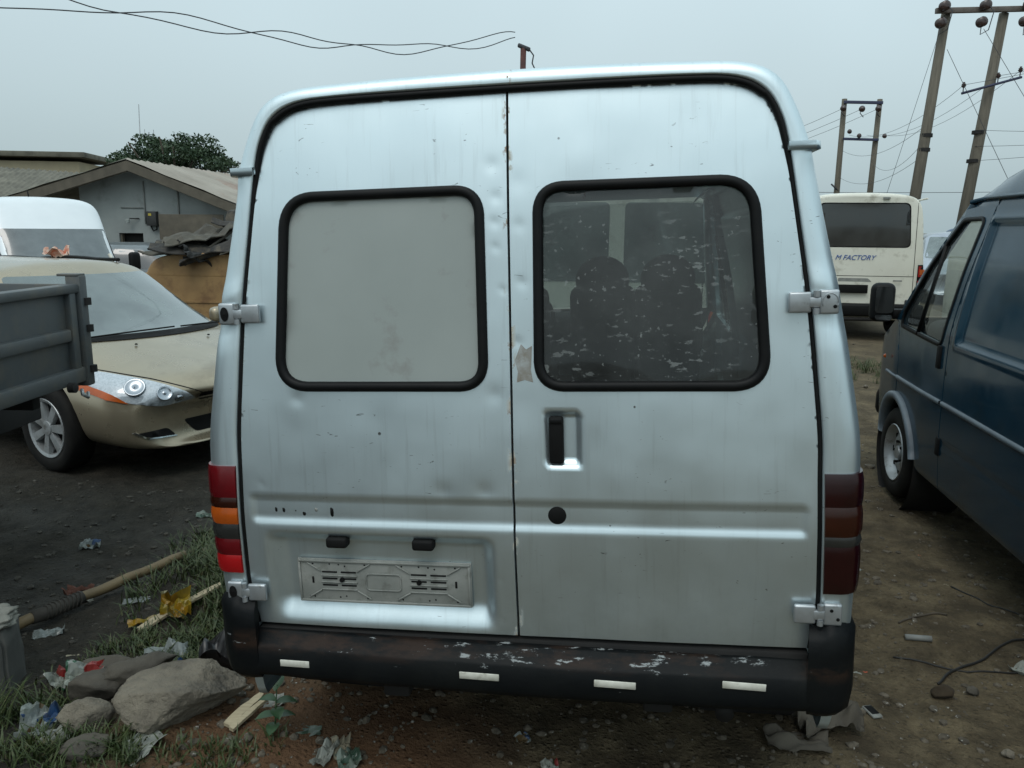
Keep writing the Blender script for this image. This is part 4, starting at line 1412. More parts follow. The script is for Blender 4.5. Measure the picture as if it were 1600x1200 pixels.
# cream-white van seen from behind ---------------------------------------
def rear_view_van(root, m, text=True, H=2.13, wz=1.44):
    body, bvh, yt, yb = minibus(root, m, .96, H, 4.5, .35, .1, .55)
    if text:
        proj('rear_window', bvh, roundpoly([(-.70, wz), (.70, wz), (.64, H - .17), (-.64, H - .17)], .07, 4), 'B', M['darkglass'], root, .006, .09)
    else:
        proj('rear_window', bvh, roundpoly([(-.86, wz), (-.09, wz), (-.09, H - .15), (-.80, H - .15)], .05, 4), 'B', M['windscreen'], root, .006, .09)
        proj('rear_window', bvh, roundpoly([(.05, wz), (.86, wz), (.80, H - .15), (.05, H - .15)], .05, 4), 'B', M['windscreen'], root, .006, .09)
    P = roundpoly([(-.717, wz - .015), (.717, wz - .015), (.66, H - .152), (-.66, H - .152)], .08, 4)
    if text: proj('window_rubber', bvh, P, 'B', M['rubber'], root, .003, .09)
    proj('gate_seam', bvh, [(-.80, .985), (.80, .985), (.80, .993), (-.80, .993)], 'B', M['black'], root, .002, .1)
    for s in (-1, 1):
        proj('gate_seam', bvh, sorted([(s * .80, .55), (s * .808, .55), (s * .768, H - .06), (s * .760, H - .06)], key=lambda q: 0), 'B', M['black'], root, .002, .1)
        tl = proj('tail_lamp', bvh, [(s * .845, .80), (s * .95, .80), (s * .95, 1.17), (s * .845, 1.17)], 'B', M['black'], root, .010, .05, .03)
        proj('red_lens', bvh, [(s * .855, .99), (s * .948, .99), (s * .948, 1.15), (s * .855, 1.15)], 'B', M['red_bright'], tl, .016, .05, .01)
        proj('amber_lens', bvh, [(s * .870, 1.02), (s * .938, 1.02), (s * .938, 1.10), (s * .870, 1.10)], 'B', M['amber_lens'], tl, .022, .05, .01)
        proj('red_lens', bvh, [(s * .855, .815), (s * .948, .815), (s * .948, .93), (s * .855, .93)], 'B', M['red_bright'], tl, .016, .05, .01)
        V = 'R' if s > 0 else 'L'
        proj('side_window', bvh, roundpoly([(.25, 1.40), (1.5, 1.40), (1.5, H - .28), (.25, H - .28)], .06, 3), V, M['darkglass'], root, .005, .12)
        proj('side_window', bvh, roundpoly([(1.6, 1.40), (2.7, 1.40), (2.7, H - .28), (1.6, H - .28)], .06, 3), V, M['darkglass'], root, .005, .12)
        proj('side_window', bvh, roundpoly([(2.8, 1.40), (3.75, 1.32), (3.5, H - .30), (2.8, H - .28)], .06, 3), V, M['darkglass'], root, .005, .12)
    proj('windscreen', bvh, roundpoly([(-.80, 1.2), (.80, 1.2), (.74, H - .22), (-.74, H - .22)], .06, 3), 'F', M['darkglass'], root, .005, .12)
    proj('plate_recess', bvh, roundpoly([(-.40, .77), (.12, .77), (.12, .95), (-.40, .95)], .03, 3), 'B', m, root, .003, .08)
    box('number_plate', (-.12, -.03, .79), (.52, .02, .13), M['black'], root, .004)
    proj('handle_dent', bvh, roundpoly([(-.30, .90), (.20, .90), (.14, .955), (-.3, .955)], .02, 3), 'B', M['plate'], root, .004, .08)
    box('gate_badge', (.56, -.028, .925), (.13, .012, .022), M['plate'], root, .003)
    box('roof_lamp', (.30, -.012, H - .085), (.10, .03, .035), M['plate'], root, .006)
    box('rear_bumper', (0, -.06, .47), (1.90, .16, .20), M['rubber'], root, .04, 3)
    tube('tow_bar', [(-.9, -.10, .33), (.4, -.10, .33)], .03, M['chassis'], root, 8)
    tube('roof_gutter', [(.885, .03, H - .09), (.90, .5, H - .10), (.90, 2.5, H - .10)], .014, m, root, 6)
    if text:
        cu = bpy.data.curves.new('t', 'FONT'); cu.body = 'M FACTORY'; cu.size = .105; cu.shear = .35; cu.extrude = .002; cu.align_x = 'CENTER'
        to = bpy.data.objects.new('t', cu); COL.objects.link(to)
        dg = bpy.context.evaluated_depsgraph_get(); dg.update()
        me = bpy.data.meshes.new_from_object(to.evaluated_get(dg)); bpy.data.objects.remove(to)
        me.materials.clear(); me.materials.append(mat('blue_lettering', (.02, .08, .30), None, 3, .5))
        t = bpy.data.objects.new('lettering', me); COL.objects.link(t); t.parent = root
        h_, _, _, _ = bvh.ray_cast(Vector((.1, -20, 1.24)), Vector((0, 1, 0)))
        t.location = (-.08, h_.y - .006, 1.235); t.rotation_euler = (rad(90), 0, 0)
    return bvh

WV = thing('minibus', 'cream white minibus seen from behind with blue lettering and dark rear window', 'minibus', (5.36, 12.5, gzf(5.4, 12.5)), (0, 0, rad(-10)))
rear_view_van(WV, M['creampaint'], True, 2.25)
CV = thing('minibus', 'cream minibus parked ahead of the silver van, glimpsed through its rear window', 'minibus', (.98, 7.55, gzf(1.1, 8.0)), (0, 0, rad(-6)))
rear_view_van(CV, M['creampaint'], False, 2.25, 1.37)

# white van at the left, nose towards us ---------------------------------
SV = thing('cargo_van', 'white high roofed van with sloping windscreen, behind the gold car', 'van', (-9.95, 15.6, 0.0), (0, 0, rad(-135)))
def slope_van(root, paint, H, L=5.0):
    body, bvh, yt, yb = minibus(root, paint, .97, H, L, .75, .2, .95)
    proj('windscreen', bvh, roundpoly([(-.86, 1.18), (.86, 1.18), (.80, 1.80), (-.80, 1.80)], .04, 3), 'F', M['vanscreen'], root, .005, .09)
    for v, s in (('L', -1), ('R', 1)):
        proj('side_window', bvh, roundpoly([(yb - .15, 1.18), (yt + .25, 1.74), (2.45, 1.80), (2.40, 1.18)], .05, 3), v, M['darkglass'], root, .005, .1)
        proj('door_seam', bvh, [(2.33, .4), (2.34, .4), (2.34, 1.9), (2.33, 1.9)], v, M['black'], root, .002, .1)
        box('door_mirror', (s * 1.10, yb - .25, 1.28), (.18, .12, .30), M['rubber'], root, .05, 3)
        mx = lambda P: [(s * x, z) for x, z in P]
        proj('headlight', bvh, mx(roundpoly([(.52, .72), (.82, .74), (.86, .92), (.62, .88)], .04, 3)), 'F', M['headlamp'], root, .006, .05)
    proj('grille', bvh, roundpoly([(-.42, .66), (.42, .66), (.46, .82), (-.46, .82)], .03, 3), 'F', M['black'], root, .004, .06)
    proj('front_bumper', bvh, roundpoly([(-.85, .34), (.85, .34), (.86, .56), (-.86, .56)], .05, 3), 'F', M['rubber'], root, .012, .08, .02)
    return bvh, yb
_b, _yb = slope_van(SV, M['whitepaint'], 2.32)
tube('wiper', [(.5, _yb + .10, 1.19), (.0, _yb + .05, 1.26), (-.5, _yb + .02, 1.24)], .012, M['black'], SV, 6)
tube('aerial', [(.1, 2.9, 2.30), (.1, 2.86, 2.42)], .010, M['black'], SV, 6)
tube('window_sticker', [(-.70, _yb - .06, 1.30), (-.68, _yb - .16, 1.40)], .03, M['sticker'], SV, 6)

# cream-white van beyond the blue van -------------------------------------
BV = thing('cargo_van', 'cream white van on the far side of the blue van', 'van', (6.42, 11.4, gzf(8, 11)), (0, 0, rad(-100)))
slope_van(BV, M['creampaint'], 1.93, 4.7)

# far cars at the right ----------------------------------------------------
FS = thing('hatchback_car', 'silver car with sloping bonnet between the minibus and the blue van', 'car', (12.3, 23.2, gzf(11, 20)), (0, 0, rad(158)))
_, b2, W2 = car(FS, M['silvercar'], .96)
for s in (-1, 1):
    proj('headlight', b2, [(s * x, W2(z)) for x, z in roundpoly([(.42, .68), (.70, .64), (.88, .72), (.84, .82), (.62, .78)], .04, 3)], 'F', M['headlamp'], FS, .006, .05)
proj('grille', b2, roundpoly([(-.33, W2(.70)), (.33, W2(.70)), (.30, W2(.60)), (-.30, W2(.60))], .02, 3), 'F', M['chrome'], FS, .004, .06)
FB = thing('estate_car', 'dark blue car whose roof shows above the silver car', 'car', (16.6, 29.5, gzf(15, 27)), (0, 0, rad(150)))
car(FB, M['bluecar'], 1.06)
# grey pickup behind the rusty van -----------------------------------------
GP = thing('estate_car', 'grey car with black door mirror between the white van and the rusty van', 'car', (-9.0, 15.6, .0), (0, 0, rad(-100)))
car(GP, M['greypaint'], .86)
GP.location = (-11.3, 18.4, -.02); GP.rotation_euler = (0, 0, rad(-85))
for s in (-1, 1):
    box('mirror_cap', (s * 1.05, 3.62, 1.03), (.2, .08, .18), M['black'], GP, .04)

# rusty brown van with scrap on its roof -----------------------------------
RV = thing('derelict_van', 'derelict rusty brown van body with scrap heaped on its roof', 'van', (-3.6, 10.2, -.12), (0, 0, rad(-5)))
def derelict(root):
    body, bvh, yt, yb = minibus(root, M['rustypaint'], 1.25, 1.66, 4.2, .4, .2, .5)
    proj('pressed_line', bvh, [(-1.1, 1.02), (1.1, 1.02), (1.1, 1.045), (-1.1, 1.045)], 'B', M['rustypaint'], root, .012, .12, .02)
    proj('door_seam', bvh, [(.0, .4), (.012, .4), (.012, 1.5), (.0, 1.5)], 'B', M['black'], root, .002, .1)
    proj('side_window', bvh, roundpoly([(1.0, 1.1), (2.4, 1.1), (2.4, 1.45), (1.0, 1.45)], .05, 3), 'L', M['black'], root, .004, .1)
    return bvh
RB = derelict(RV)

# ---------------------------------------------------------------- scrap heap on the rusty van
M['scrap'] = mat('scrap_sheet', (.035, .032, .028), (.012, .012, .011), 6, .7, .2, bump=.3, bdist=.01, dirt=(.12, .10, .07), dirt_amt=.4, dirt_scale=8)
M['scrap2'] = mat('dusty_mat', (.10, .092, .072), (.05, .045, .036), 5, .85, bump=.3, bdist=.01)
M['orange_rag'] = mat('orange_rag', (.42, .09, .035), (.55, .48, .40), 16, .8)
M['rag'] = mat('black_rag', (.008, .008, .008), (.02, .02, .018), 6, .7)

def crumple_geo(w, h, amp, seed, n=10, fold=0.0, curl=0.0, thick=0.004):
    r = np.random.default_rng(seed)
    ox, oy = r.random(2) * 50
    u = np.linspace(-.5, .5, n + 1); v = np.linspace(-.5, .5, n + 1)
    U, Vv = np.meshgrid(u, v, indexing='ij')
    edge = 1 + .16 * fbm(U * 4 + ox, Vv * 4 + oy, 2)
    x = U * w * edge; y = Vv * h * edge
    f1 = np.abs(fbm(U * 2.3 + ox, Vv * 2.3 + oy, 2)) * 2
    z = amp * (f1 + .5 * fbm(U * 6 + oy, Vv * 6 + ox, 2)) + fold * np.abs(U) * w + curl * (Vv ** 2) * h
    z = z - z.min()
    N = n + 1
    top = np.stack([x.ravel(), y.ravel(), z.ravel() + thick], 1)
    bot = np.stack([x.ravel(), y.ravel(), z.ravel()], 1)
    V = [tuple(p) for p in top] + [tuple(p) for p in bot]
    o = N * N
    F = []
    for i in range(n):
        for j in range(n):
            a, b, c, d = i * N + j, (i + 1) * N + j, (i + 1) * N + j + 1, i * N + j + 1
            F.append((a, b, c, d)); F.append((o + d, o + c, o + b, o + a))
    ring = [i * N for i in range(N)] + [(N - 1) * N + j for j in range(1, N)] + [i * N + N - 1 for i in range(N - 2, -1, -1)] + [j for j in range(N - 2, 0, -1)]
    for k in range(len(ring)):
        a, b = ring[k], ring[(k + 1) % len(ring)]
        F.append((a, o + a, o + b, b))
    return V, F

def sheet_thing(name, label, cat, loc, w, h, amp, seed, m, rot=(0, 0, 0), group=None, n=10, fold=0., curl=0., thick=.002, smooth=False):
    V, F = crumple_geo(w, h, amp, seed, n, fold, curl, thick)
    o = add(name, V, F, m, None, smooth)
    o.location = loc; o.rotation_euler = rot
    return tag(o, label, cat, group)

_S = SI.matrix_basis
def _on_roof(x, y, dz=0.0):
    h_, n_, _, _ = bvh_gold.ray_cast(Vector((x, y, 20)), Vector((0, 0, -1)))
    return _S @ (h_ + Vector((0, 0, dz)))
tag(tube('rubber_strip', [_on_roof(-.62 + .10 * t - .03 * sin(5 * t), .25 + 2.75 * t, .016 + .02 * abs(sin(7 * t))) for t in np.linspace(0, 1, 16)], .016, M['rubber'], None, 8), 'long black rubber strip lying along the roof of the gold car', 'rubber strip')
sheet_thing('orange_rag', 'crumpled orange and white rag on the roof of the gold car', 'rag', _on_roof(-.52, 1.95, .005), .22, .16, .10, 501, M['orange_rag'], (0, 0, .4), n=10)
zr = 1.60
_sc = [('scrap_sheet', 'buckled dark metal sheet lying across the rusty van roof', -.2, .6, .00, 1.9, 1.1, .16, 'scrap', (.05, .05, .2)),
       ('scrap_sheet', 'dusty tan mat folded over the heap on the rusty van roof', -.55, .45, .20, .95, .8, .14, 'scrap2', (.0, -.20, .5)),
       ('scrap_sheet', 'black torn panel on top of the heap on the rusty van roof', .35, .8, .28, 1.5, .7, .18, 'scrap', (.15, .1, -.3)),
       ('scrap_sheet', 'bent grey bonnet leaning on the heap above the rusty van', .55, .35, .12, 1.3, .6, .14, 'scrap2', (.2, -.12, .1)),
       ('black_rag', 'black rag hanging over the edge of the rusty van roof', -.42, .10, -.02, .50, .40, .16, 'rag', (.5, .3, .8)),
       ('scrap_sheet', 'long curved dark fender resting on the rusty van roof', .2, .12, .10, 1.6, .3, .12, 'scrap', (.1, -.25, .1)),
       ('scrap_sheet', 'flat brown board at the near edge of the rusty van roof', -.8, .25, -.0, .8, .45, .05, 'scrap2', (.1, .04, .1))]
for i, (nm, lb, x, y, z, w, hh, a, mm, rt) in enumerate(_sc):
    p = RV.matrix_basis @ Vector((x, y, zr + z))
    sheet_thing(nm, lb, 'scrap', p, w, hh, a, 40 + i, M[mm], rt, n=12, thick=.012)
p0 = RV.matrix_basis @ Vector((-.55, -.05, zr - .10)); p1 = RV.matrix_basis @ Vector((-.10, .4, zr + .32))
tag(tube('scrap_stick', [p0, p1], .018, M['scrap2'], None, 6), 'pale stick leaning against the scrap on the rusty van', 'stick')

# ---------------------------------------------------------------- tipper truck bed at the left edge
TR = thing('tipper_truck', 'grey steel tipper truck bed with ribbed side and corner post', 'truck', (-2.40, 4.50, 0), (0, 0, rad(-1)))
# local: y<0 runs back towards the camera, x<0 to the left ; bed bottom .98, top 1.56
bl, bw, z0, z1 = 3.6, 2.0, 1.00, 1.545
sd = box('side_board', (-.05, -bl / 2, (z0 + z1) / 2), (.020, bl - .04, z1 - z0 - .06), M['truckgrey'], TR, .004)
box('top_rail', (-.035, -bl / 2, z1 - .02), (.075, bl - .10, .05), M['truckgrey'], TR, .012, 2)
box('middle_rail', (-.030, -bl / 2 - .05, 1.275), (.045, bl - .2, .07), M['truckgrey'], TR, .014, 2)
box('bottom_rail', (-.030, -bl / 2, z0 + .045), (.060, bl - .10, .085), M['truckgrey'], TR, .012, 2)
for y in (-.115, -1.0, -1.9, -2.8):
    box('side_stake', (-.028, y, (z0 + z1) / 2), (.045, .06, z1 - z0 - .08), M['truckgrey'], TR, .008, 2)
box('corner_post', (-.03, -.03, 1.285), (.085, .07, .62), M['truckgrey'], TR, .010, 2)
box('post_cap', (-.055, -.03, 1.597), (.12, .075, .014), M['truckgrey'], TR, .004)
for z in (1.07, 1.30, 1.45):
    lathe('hinge_pin', [(-.02, .012), (-.02, .022), (.02, .022), (.02, .012)], M['chassis'], TR, 12, 'Z', (.018, -.02, z))
tube('tail_latch', [(.02, -.16, .975), (.035, -.18, .95), (.035, -.13, .925), (.02, -.10, .945)], .010, M['steelrim'], TR, 8)
lathe('latch_pivot', [(.0, .012), (.0, .028), (.035, .028), (.04, .012)], M['chassis'], TR, 14, 'X', (0, -.24, 1.0))
box('tail_board', (-bw / 2, -.02, (z0 + z1) / 2), (bw - .1, .03, z1 - z0), M['truckgrey'], TR, .006)
box('side_board', (-bw + .05, -bl / 2, (z0 + z1) / 2), (.03, bl - .04, z1 - z0), M['truckgrey'], TR, .006)
box('bed_floor', (-bw / 2, -bl / 2, z0 + .01), (bw - .14, bl - .08, .05), M['truckgrey'], TR, .006)
box('front_board', (-bw / 2, -bl + .02, 1.35), (bw - .12, .03, .8), M['truckgrey'], TR, .006)
for x in (-.55, -1.45):
    box('chassis_rail', (x, -bl / 2 + .2, .80), (.09, bl + .2, .22), M['chassis'], TR, .012)
for y in (-.3, -1.0, -1.7, -2.4, -3.1):
    box('cross_member', (-bw / 2, y, .935), (bw - .3, .07, .09), M['chassis'], TR, .01)
for s, x in ((1, -.42), (-1, -1.58)):
    steel_wheel(TR, (x, -1.75, .40), s, .40, .24, False, M['chassis'])
    box('mud_flap', (x, -1.22, .58), (.34, .02, .44), M['rubber'], TR, .006)
tube('truck_axle', [(-.35, -1.75, .40), (-1.65, -1.75, .40)], .07, M['chassis'], TR, 10)

# ---------------------------------------------------------------- houses
M['plaster'] = mat('dirty_plaster', (.30, .325, .315), (.22, .24, .235), 1.2, .85, bump=.15, bdist=.01, dirt=(.13, .135, .125), dirt_amt=.25, dirt_scale=1.4)
M['plaster2'] = mat('ochre_plaster', (.42, .36, .24), (.34, .29, .20), 1.2, .85)
M['asbestos'] = mat('weathered_roof_sheet', (.17, .16, .125), (.095, .09, .07), 1.2, .9, bump=.2, bdist=.02, dirt=(.06, .055, .045), dirt_amt=.4, dirt_scale=2)
M['paleroof'] = mat('pale_roof_sheet', (.34, .31, .265), (.24, .215, .18), .8, .85, dirt=(.20, .075, .045), dirt_amt=.35, dirt_scale=.5)
M['fascia'] = mat('weathered_board', (.115, .10, .075), (.075, .066, .050), 4, .85, bump=.2, bdist=.01)
M['unlit_opening'] = mat('dark_opening', (.010, .010, .009), None, 3, .9)
M['pvc'] = mat('grey_conduit', (.20, .21, .20), None, 3, .6)
M['meter'] = mat('meter_box', (.035, .037, .035), (.02, .02, .02), 6, .6)
M['yellowpaint'] = mat('yellow_paint', (.45, .36, .05), None, 3, .6)

def corrugated(name, A, B, C, D, m, parent, n, amp=.03, rows=6):
    """sheet with corners A-B (ridge) and D-C (eave), waves run from ridge to eave"""
    A, B, C, D = map(Vector, (A, B, C, D))
    N = (B - A).cross(D - A).normalized()
    if N.z < 0: N = -N
    V, F = [], []
    k = n * 4
    for i in range(k + 1):
        t = i / k
        p, q = A.lerp(B, t), D.lerp(C, t)
        for j in range(rows + 1):
            V.append(p.lerp(q, j / rows) + N * (amp * sin(2 * pi * t * n) + .012 * sin(i * .7 + j * 2.1)))
    R = rows + 1
    for i in range(k):
        for j in range(rows):
            F.append((i * R + j, i * R + j + 1, (i + 1) * R + j + 1, (i + 1) * R + j))
    return add(name, V, F, m, parent)

HS = thing('bungalow', 'grey plastered gable house with weathered fascia boards and a meter box', 'house', (-9.5, 21.0, -.05), (0, 0, rad(-6)))
# local x along the gable, y back
ap, el, er, zt, ze_l, ze_r = 0.0, -3.35, 2.9, 3.52, 2.60, 2.42
dep = 9.0
def wallpoly(nm, pts, y, th, m, holes=()):
    V, F = patch_geo(pts, lambda x, z: np.stack([x, np.full_like(x, y), z], -1), holes=holes, step=.6, rim=th, rimdir=(0, 1, 0))
    return add(nm, V, F, m, HS, False)
slope_l = (zt - ze_l) / (ap - el); slope_r = (zt - ze_r) / (er - ap)
zl = lambda x: zt - .16 - slope_l * (ap - x); zrr = lambda x: zt - .16 - slope_r * (x - ap)
wallpoly('gable_wall', [(-1.72, -.3), (2.45, -.3), (2.45, zrr(2.45)), (0, zt - .16), (-1.72, zl(-1.72))], 0, .2, M['plaster'], holes=[[(-.72, .9), (-.06, .9), (-.06, 1.72), (-.72, 1.72)]])
box('window_dark_fill', (-.39, .45, 1.3), (.7, .5, .9), M['unlit_opening'], HS)  # near-black block puts the room's shade into the window opening
box('window_frame', (-.69, .10, 1.31), (.05, .10, .82), M['fascia'], HS)
box('window_lintel', (-.39, .06, 1.745), (.78, .10, .05), M['plaster'], HS)
box('side_wall', (-1.62, dep / 2 + .1, 1.3), (.2, dep - .3, 3.1), M['plaster'], HS)
box('side_wall', (2.35, dep / 2 + .1, 1.1), (.2, dep - .3, 2.7), M['plaster'], HS)
box('back_wall', (.4, dep, 1.3), (4.0, .2, 2.8), M['plaster'], HS)
corrugated('roof_sheet', (ap, -.62, zt), (ap, dep + .5, zt), (el, dep + .5, ze_l), (el, -.62, ze_l), M['asbestos'], HS, 34, .025)
corrugated('roof_sheet', (ap, -.62, zt), (ap, dep + .5, zt), (er, dep + .5, ze_r), (er, -.62, ze_r), M['paleroof'], HS, 34, .03)
for x1, z1_ in ((el, ze_l), (er, ze_r)):
    L_ = math.hypot(x1 - ap, zt - z1_); a_ = math.atan2(zt - z1_, ap - x1) if x1 < 0 else math.atan2(z1_ - zt, x1 - ap)
    cx, cz = (ap + x1) / 2, (zt + z1_) / 2 - .14
    V, F = [], []
    for t in (0, 1):
        x = ap + (x1 - ap) * t; z = zt + (z1_ - zt) * t - .035
        for dz in (0, -.24):
            for dy in (-.60, -.57):
                V.append((x, dy, z + dz))
    F = [(0, 2, 6, 4), (1, 5, 7, 3), (0, 4, 5, 1), (2, 3, 7, 6), (4, 6, 7, 5), (0, 1, 3, 2)]
    add('fascia_board', V, F, M['fascia'], HS, False)
    V2 = [(v[0], v[1] + .035, v[2] - .10 + (.08 if i % 4 > 1 else 0)) for i, v in enumerate(V)]
    add('soffit_board', V2, F, M['fascia'], HS, False)
for x in (0.05, .96):
    tube('conduit', [(x, -.02, zt - .5 if x < .5 else 2.82), (x, -.02, 1.95)], .022, M['pvc'], HS, 6)
tube('conduit', [(.05, -.02, 2.36), (-.6, -.02, 2.36)], .015, M['pvc'], HS, 6)
mb = box('meter_box', (.27, -.07, 2.09), (.26, .14, .36), M['meter'], HS, .01)
box('meter_label', (.24, -.145, 2.19), (.08, .012, .06), M['yellowpaint'], mb)
tube('meter_cable', [(.2, -.05, 1.90), (.27, -.07, 1.78), (.36, -.06, 1.82), (.36, -.05, 1.92)], .018, M['rubber'], HS, 6)
lathe('security_lamp', [(-.06, .01), (-.05, .05), (.02, .055), (.05, .02)], M['white_panel'], HS, 12, 'Z', (-.36, -.15, 2.03))
tube('lamp_arm', [(-.33, -.12, 2.09), (-.12, -.02, 2.09)], .014, M['rubber'], HS, 6)
box('shed_board', (1.45, -.35, 1.75), (1.7, .06, .9), M['fascia'], HS, .01)
tube('porch_post', [(-2.9, -.4, -.2), (-2.9, -.4, 2.6)], .05, M['fascia'], HS, 6)

H2 = thing('long_building', 'long low building with a grey weathered corrugated roof, left of the gable house', 'house', (-21, 33, 0), (0, 0, rad(14)))
corrugated('roof_sheet', (-8, 5.0, 4.75), (5.2, 5.0, 4.1), (5.6, -1.2, 2.95), (-8, -1.2, 2.85), M['asbestos'], H2, 60, .035)
box('front_wall', (-1.2, 0, 1.4), (13.0, .2, 2.85), M['plaster'], H2)
box('back_wall', (-1.2, 9, 1.4), (13.0, .2, 2.85), M['plaster'], H2)
corrugated('roof_sheet', (-8, 5.0, 4.75), (5.2, 5.0, 4.1), (5.6, 10.2, 2.95), (-8, 10.2, 2.85), M['asbestos'], H2, 60, .035)
H3 = thing('flat_roofed_block', 'ochre block with a flat grey roof behind the long corrugated roof', 'building', (-27.5, 48, 0), (0, 0, rad(8)))
box('wall', (0, 0, 2.6), (6, 5, 5.4), M['plaster2'], H3)
box('roof_slab', (0, 0, 5.65), (7.0, 6, .28), M['asbestos'], H3, .03)
box('window', (1.5, -2.52, 3.2), (1.0, .06, 1.2), M['darkglass'], H3)

# ---------------------------------------------------------------- mast, tree
M['galv'] = mat('galvanised_steel', (.30, .32, .33), None, 5, .5, .6)
MA = thing('radio_mast', 'thin radio mast rising behind the tree', 'mast', (-31.8, 70, 0), (0, rad(2.0), 0))
tube('mast_pole', [(0, 0, 0), (0, 0, 11.8)], [.09, .03], M['galv'], MA, 6)
tube('aerial_pole', [(.75, 0, 0), (.75, 0, 9.6)], .05, M['galv'], MA, 6)
for z in (9.4, 9.0): tube('aerial_arm', [(0, 0, z), (1.2, 0, z)], .03, M['galv'], MA, 5)
for x in (.4, 1.15): tube('aerial_rod', [(x, 0, 8.6), (x, 0, 9.8)], .03, M['galv'], MA, 5)

def leaf_mat():
    m, nt, b = nodes_of('tree_leaves')
    h = NT(nt)
    oi = h.n('ShaderNodeObjectInfo')
    c = h.mix(h.rng(h.noise(1.1, 4), .3, .7), (.018, .038, .020), (.050, .085, .040))
    c = h.mix(h.rng(h.noise(9, 2), .5, .8, 0, .6), c, (.075, .10, .045))
    h.l(c, b.inputs['Base Color'])
    setin(b, Roughness=.55, Specular_IOR_Level=.3)
    return m
M['leaf'] = leaf_mat()
M['bark'] = mat('bark', (.09, .075, .055), (.05, .042, .032), 6, .9, bump=.4, bdist=.02)

def big_tree():
    r = np.random.default_rng(8)
    T = thing('broadleaf_tree', 'wide dark green tree spreading behind the gable house', 'tree', (-16.4, 40, 0), (0, 0, 0))
    ps = [tube_geo([(0, 0, -.2), (.1, 0, 1.5), (-.05, .1, 3.0)], [.32, .25, .2], 10)]
    ends = []
    for k in range(14):
        a = 2 * pi * k / 14 + r.random() * .4
        R_ = 1.4 + 1.5 * r.random()
        e = Vector((R_ * cos(a), R_ * sin(a), 4.2 + 1.6 * r.random()))
        m_ = Vector((.45 * R_ * cos(a), .45 * R_ * sin(a), 3.7 + .5 * r.random()))
        ps.append(tube_geo([(-.05, .1, 2.9), m_, e], [.12, .07, .03], 6))
        ends.append(e)
    V, F = join_geo(ps); add('trunk', V, F, M['bark'], T)
    # clumps of leaves: flat-topped spreading crown with an uneven edge
    clumps = []
    for _ in range(80):
        a = r.random() * 2 * pi; q = r.random() ** .5
        x, y = 3.15 * q * cos(a), 2.6 * q * sin(a)
        top = 4.35 + 1.75 * (1 - q ** 2.0) + .8 * (r.random() - .5)
        z = top - (.9 * r.random() ** 1.5)
        clumps.append((x, y, z, .30 + .35 * r.random()))
    VV, FF = [], []
    for cx, cy, cz, cr in clumps:
        nl = int(170 * (cr / .5) ** 2)
        d = r.normal(size=(nl, 3)); d /= np.linalg.norm(d, axis=1)[:, None]
        rad_ = cr * r.random(nl) ** .45
        P = d * rad_[:, None] * np.array([1.25, 1.25, .6]) + [cx, cy, cz]
        for p in P:
            L_ = .10 + .09 * r.random()
            t = r.normal(size=3); t[2] -= .25; t /= np.linalg.norm(t)
            s_ = np.cross(t, r.normal(size=3)); s_ /= np.linalg.norm(s_)
            o = len(VV)
            VV += [p - t * L_ * .5, p + s_ * L_ * .30, p + t * L_ * .6, p - s_ * L_ * .30]
            FF.append((o, o + 1, o + 2, o + 3))
    add('crown', VV, FF, M['leaf'], T, False)
big_tree()

# ---------------------------------------------------------------- power poles and wires
M['pole'] = mat('wooden_pole', (.135, .12, .092), (.085, .075, .058), 3, .85, bump=.2, bdist=.01, stretch=(6, 6, .5))
M['arm'] = mat('steel_arm', (.16, .14, .125), (.10, .085, .075), 4, .7, .2)
M['bluearm'] = mat('dark_steel_arm', (.03, .035, .075), None, 4, .6)
M['porcelain'] = mat('brown_porcelain', (.045, .022, .018), (.03, .018, .016), 5, .3, coat=.3)
M['wire'] = mat('wire', (.035, .038, .045), None, 5, .6)
M['redpipe'] = mat('rusty_red_pipe', (.10, .035, .028), (.055, .022, .02), 12, .8)

def insulator(parent, c, r=.16, nm='insulator', drum=False, axis='Y'):
    if drum:
        prof = [(-.12, .04), (-.11, r * .8), (-.08, r), (-.04, r * .75), (0, r), (.04, r * .75), (.08, r), (.11, r * .8), (.12, .04)]
    else:
        prof = [(-r, .03), (-r * .8, r * .5), (-r * .3, r * .95), (0, r * .6), (r * .3, r * .8), (r * .6, r * .4), (r, .03)]
    return lathe(nm, prof, M['porcelain'], parent, 16, axis, c)

H1 = thing('power_pole_frame', 'leaning twin pole power frame with large brown drum insulators', 'power pole', (0, 0, 0))
P1b, P1t = Vector((11.52, 24, -.1)), Vector((12.07, 24, 7.9))
P2b, P2t = Vector((13.00, 24, -.1)), Vector((13.69, 24, 7.9))
tube('pole', [P1b, (P1b + P1t) / 2, P1t], [.175, .155, .125], M['pole'], H1, 14)
tube('pole', [P2b, (P2b + P2t) / 2, P2t], [.175, .155, .125], M['pole'], H1, 14)
box('crossarm', (13.0, 23.83, 7.95), (2.62, .12, .14), M['arm'], H1, .01, rot=(0, -.03, 0))
for x in (11.82, 12.95, 14.14):
    insulator(H1, (x, 23.62, 8.02 + (x - 13) * .03), .135, drum=True)
    insulator(H1, (x - .02, 23.70, 7.60 + (x - 13) * .03), .135, drum=True)
    tube('jumper_wire', [(x, 23.6, 8.1), (x + .12, 23.4, 7.8), (x + .08, 23.5, 7.35), (x - .08, 23.6, 7.25), (x - .02, 23.7, 7.55)], .014, M['wire'], H1, 5)
tube('lower_arm', [(12.62, 23.75, 5.72), (14.25, 23.75, 6.17)], .04, M['bluearm'], H1, 6)
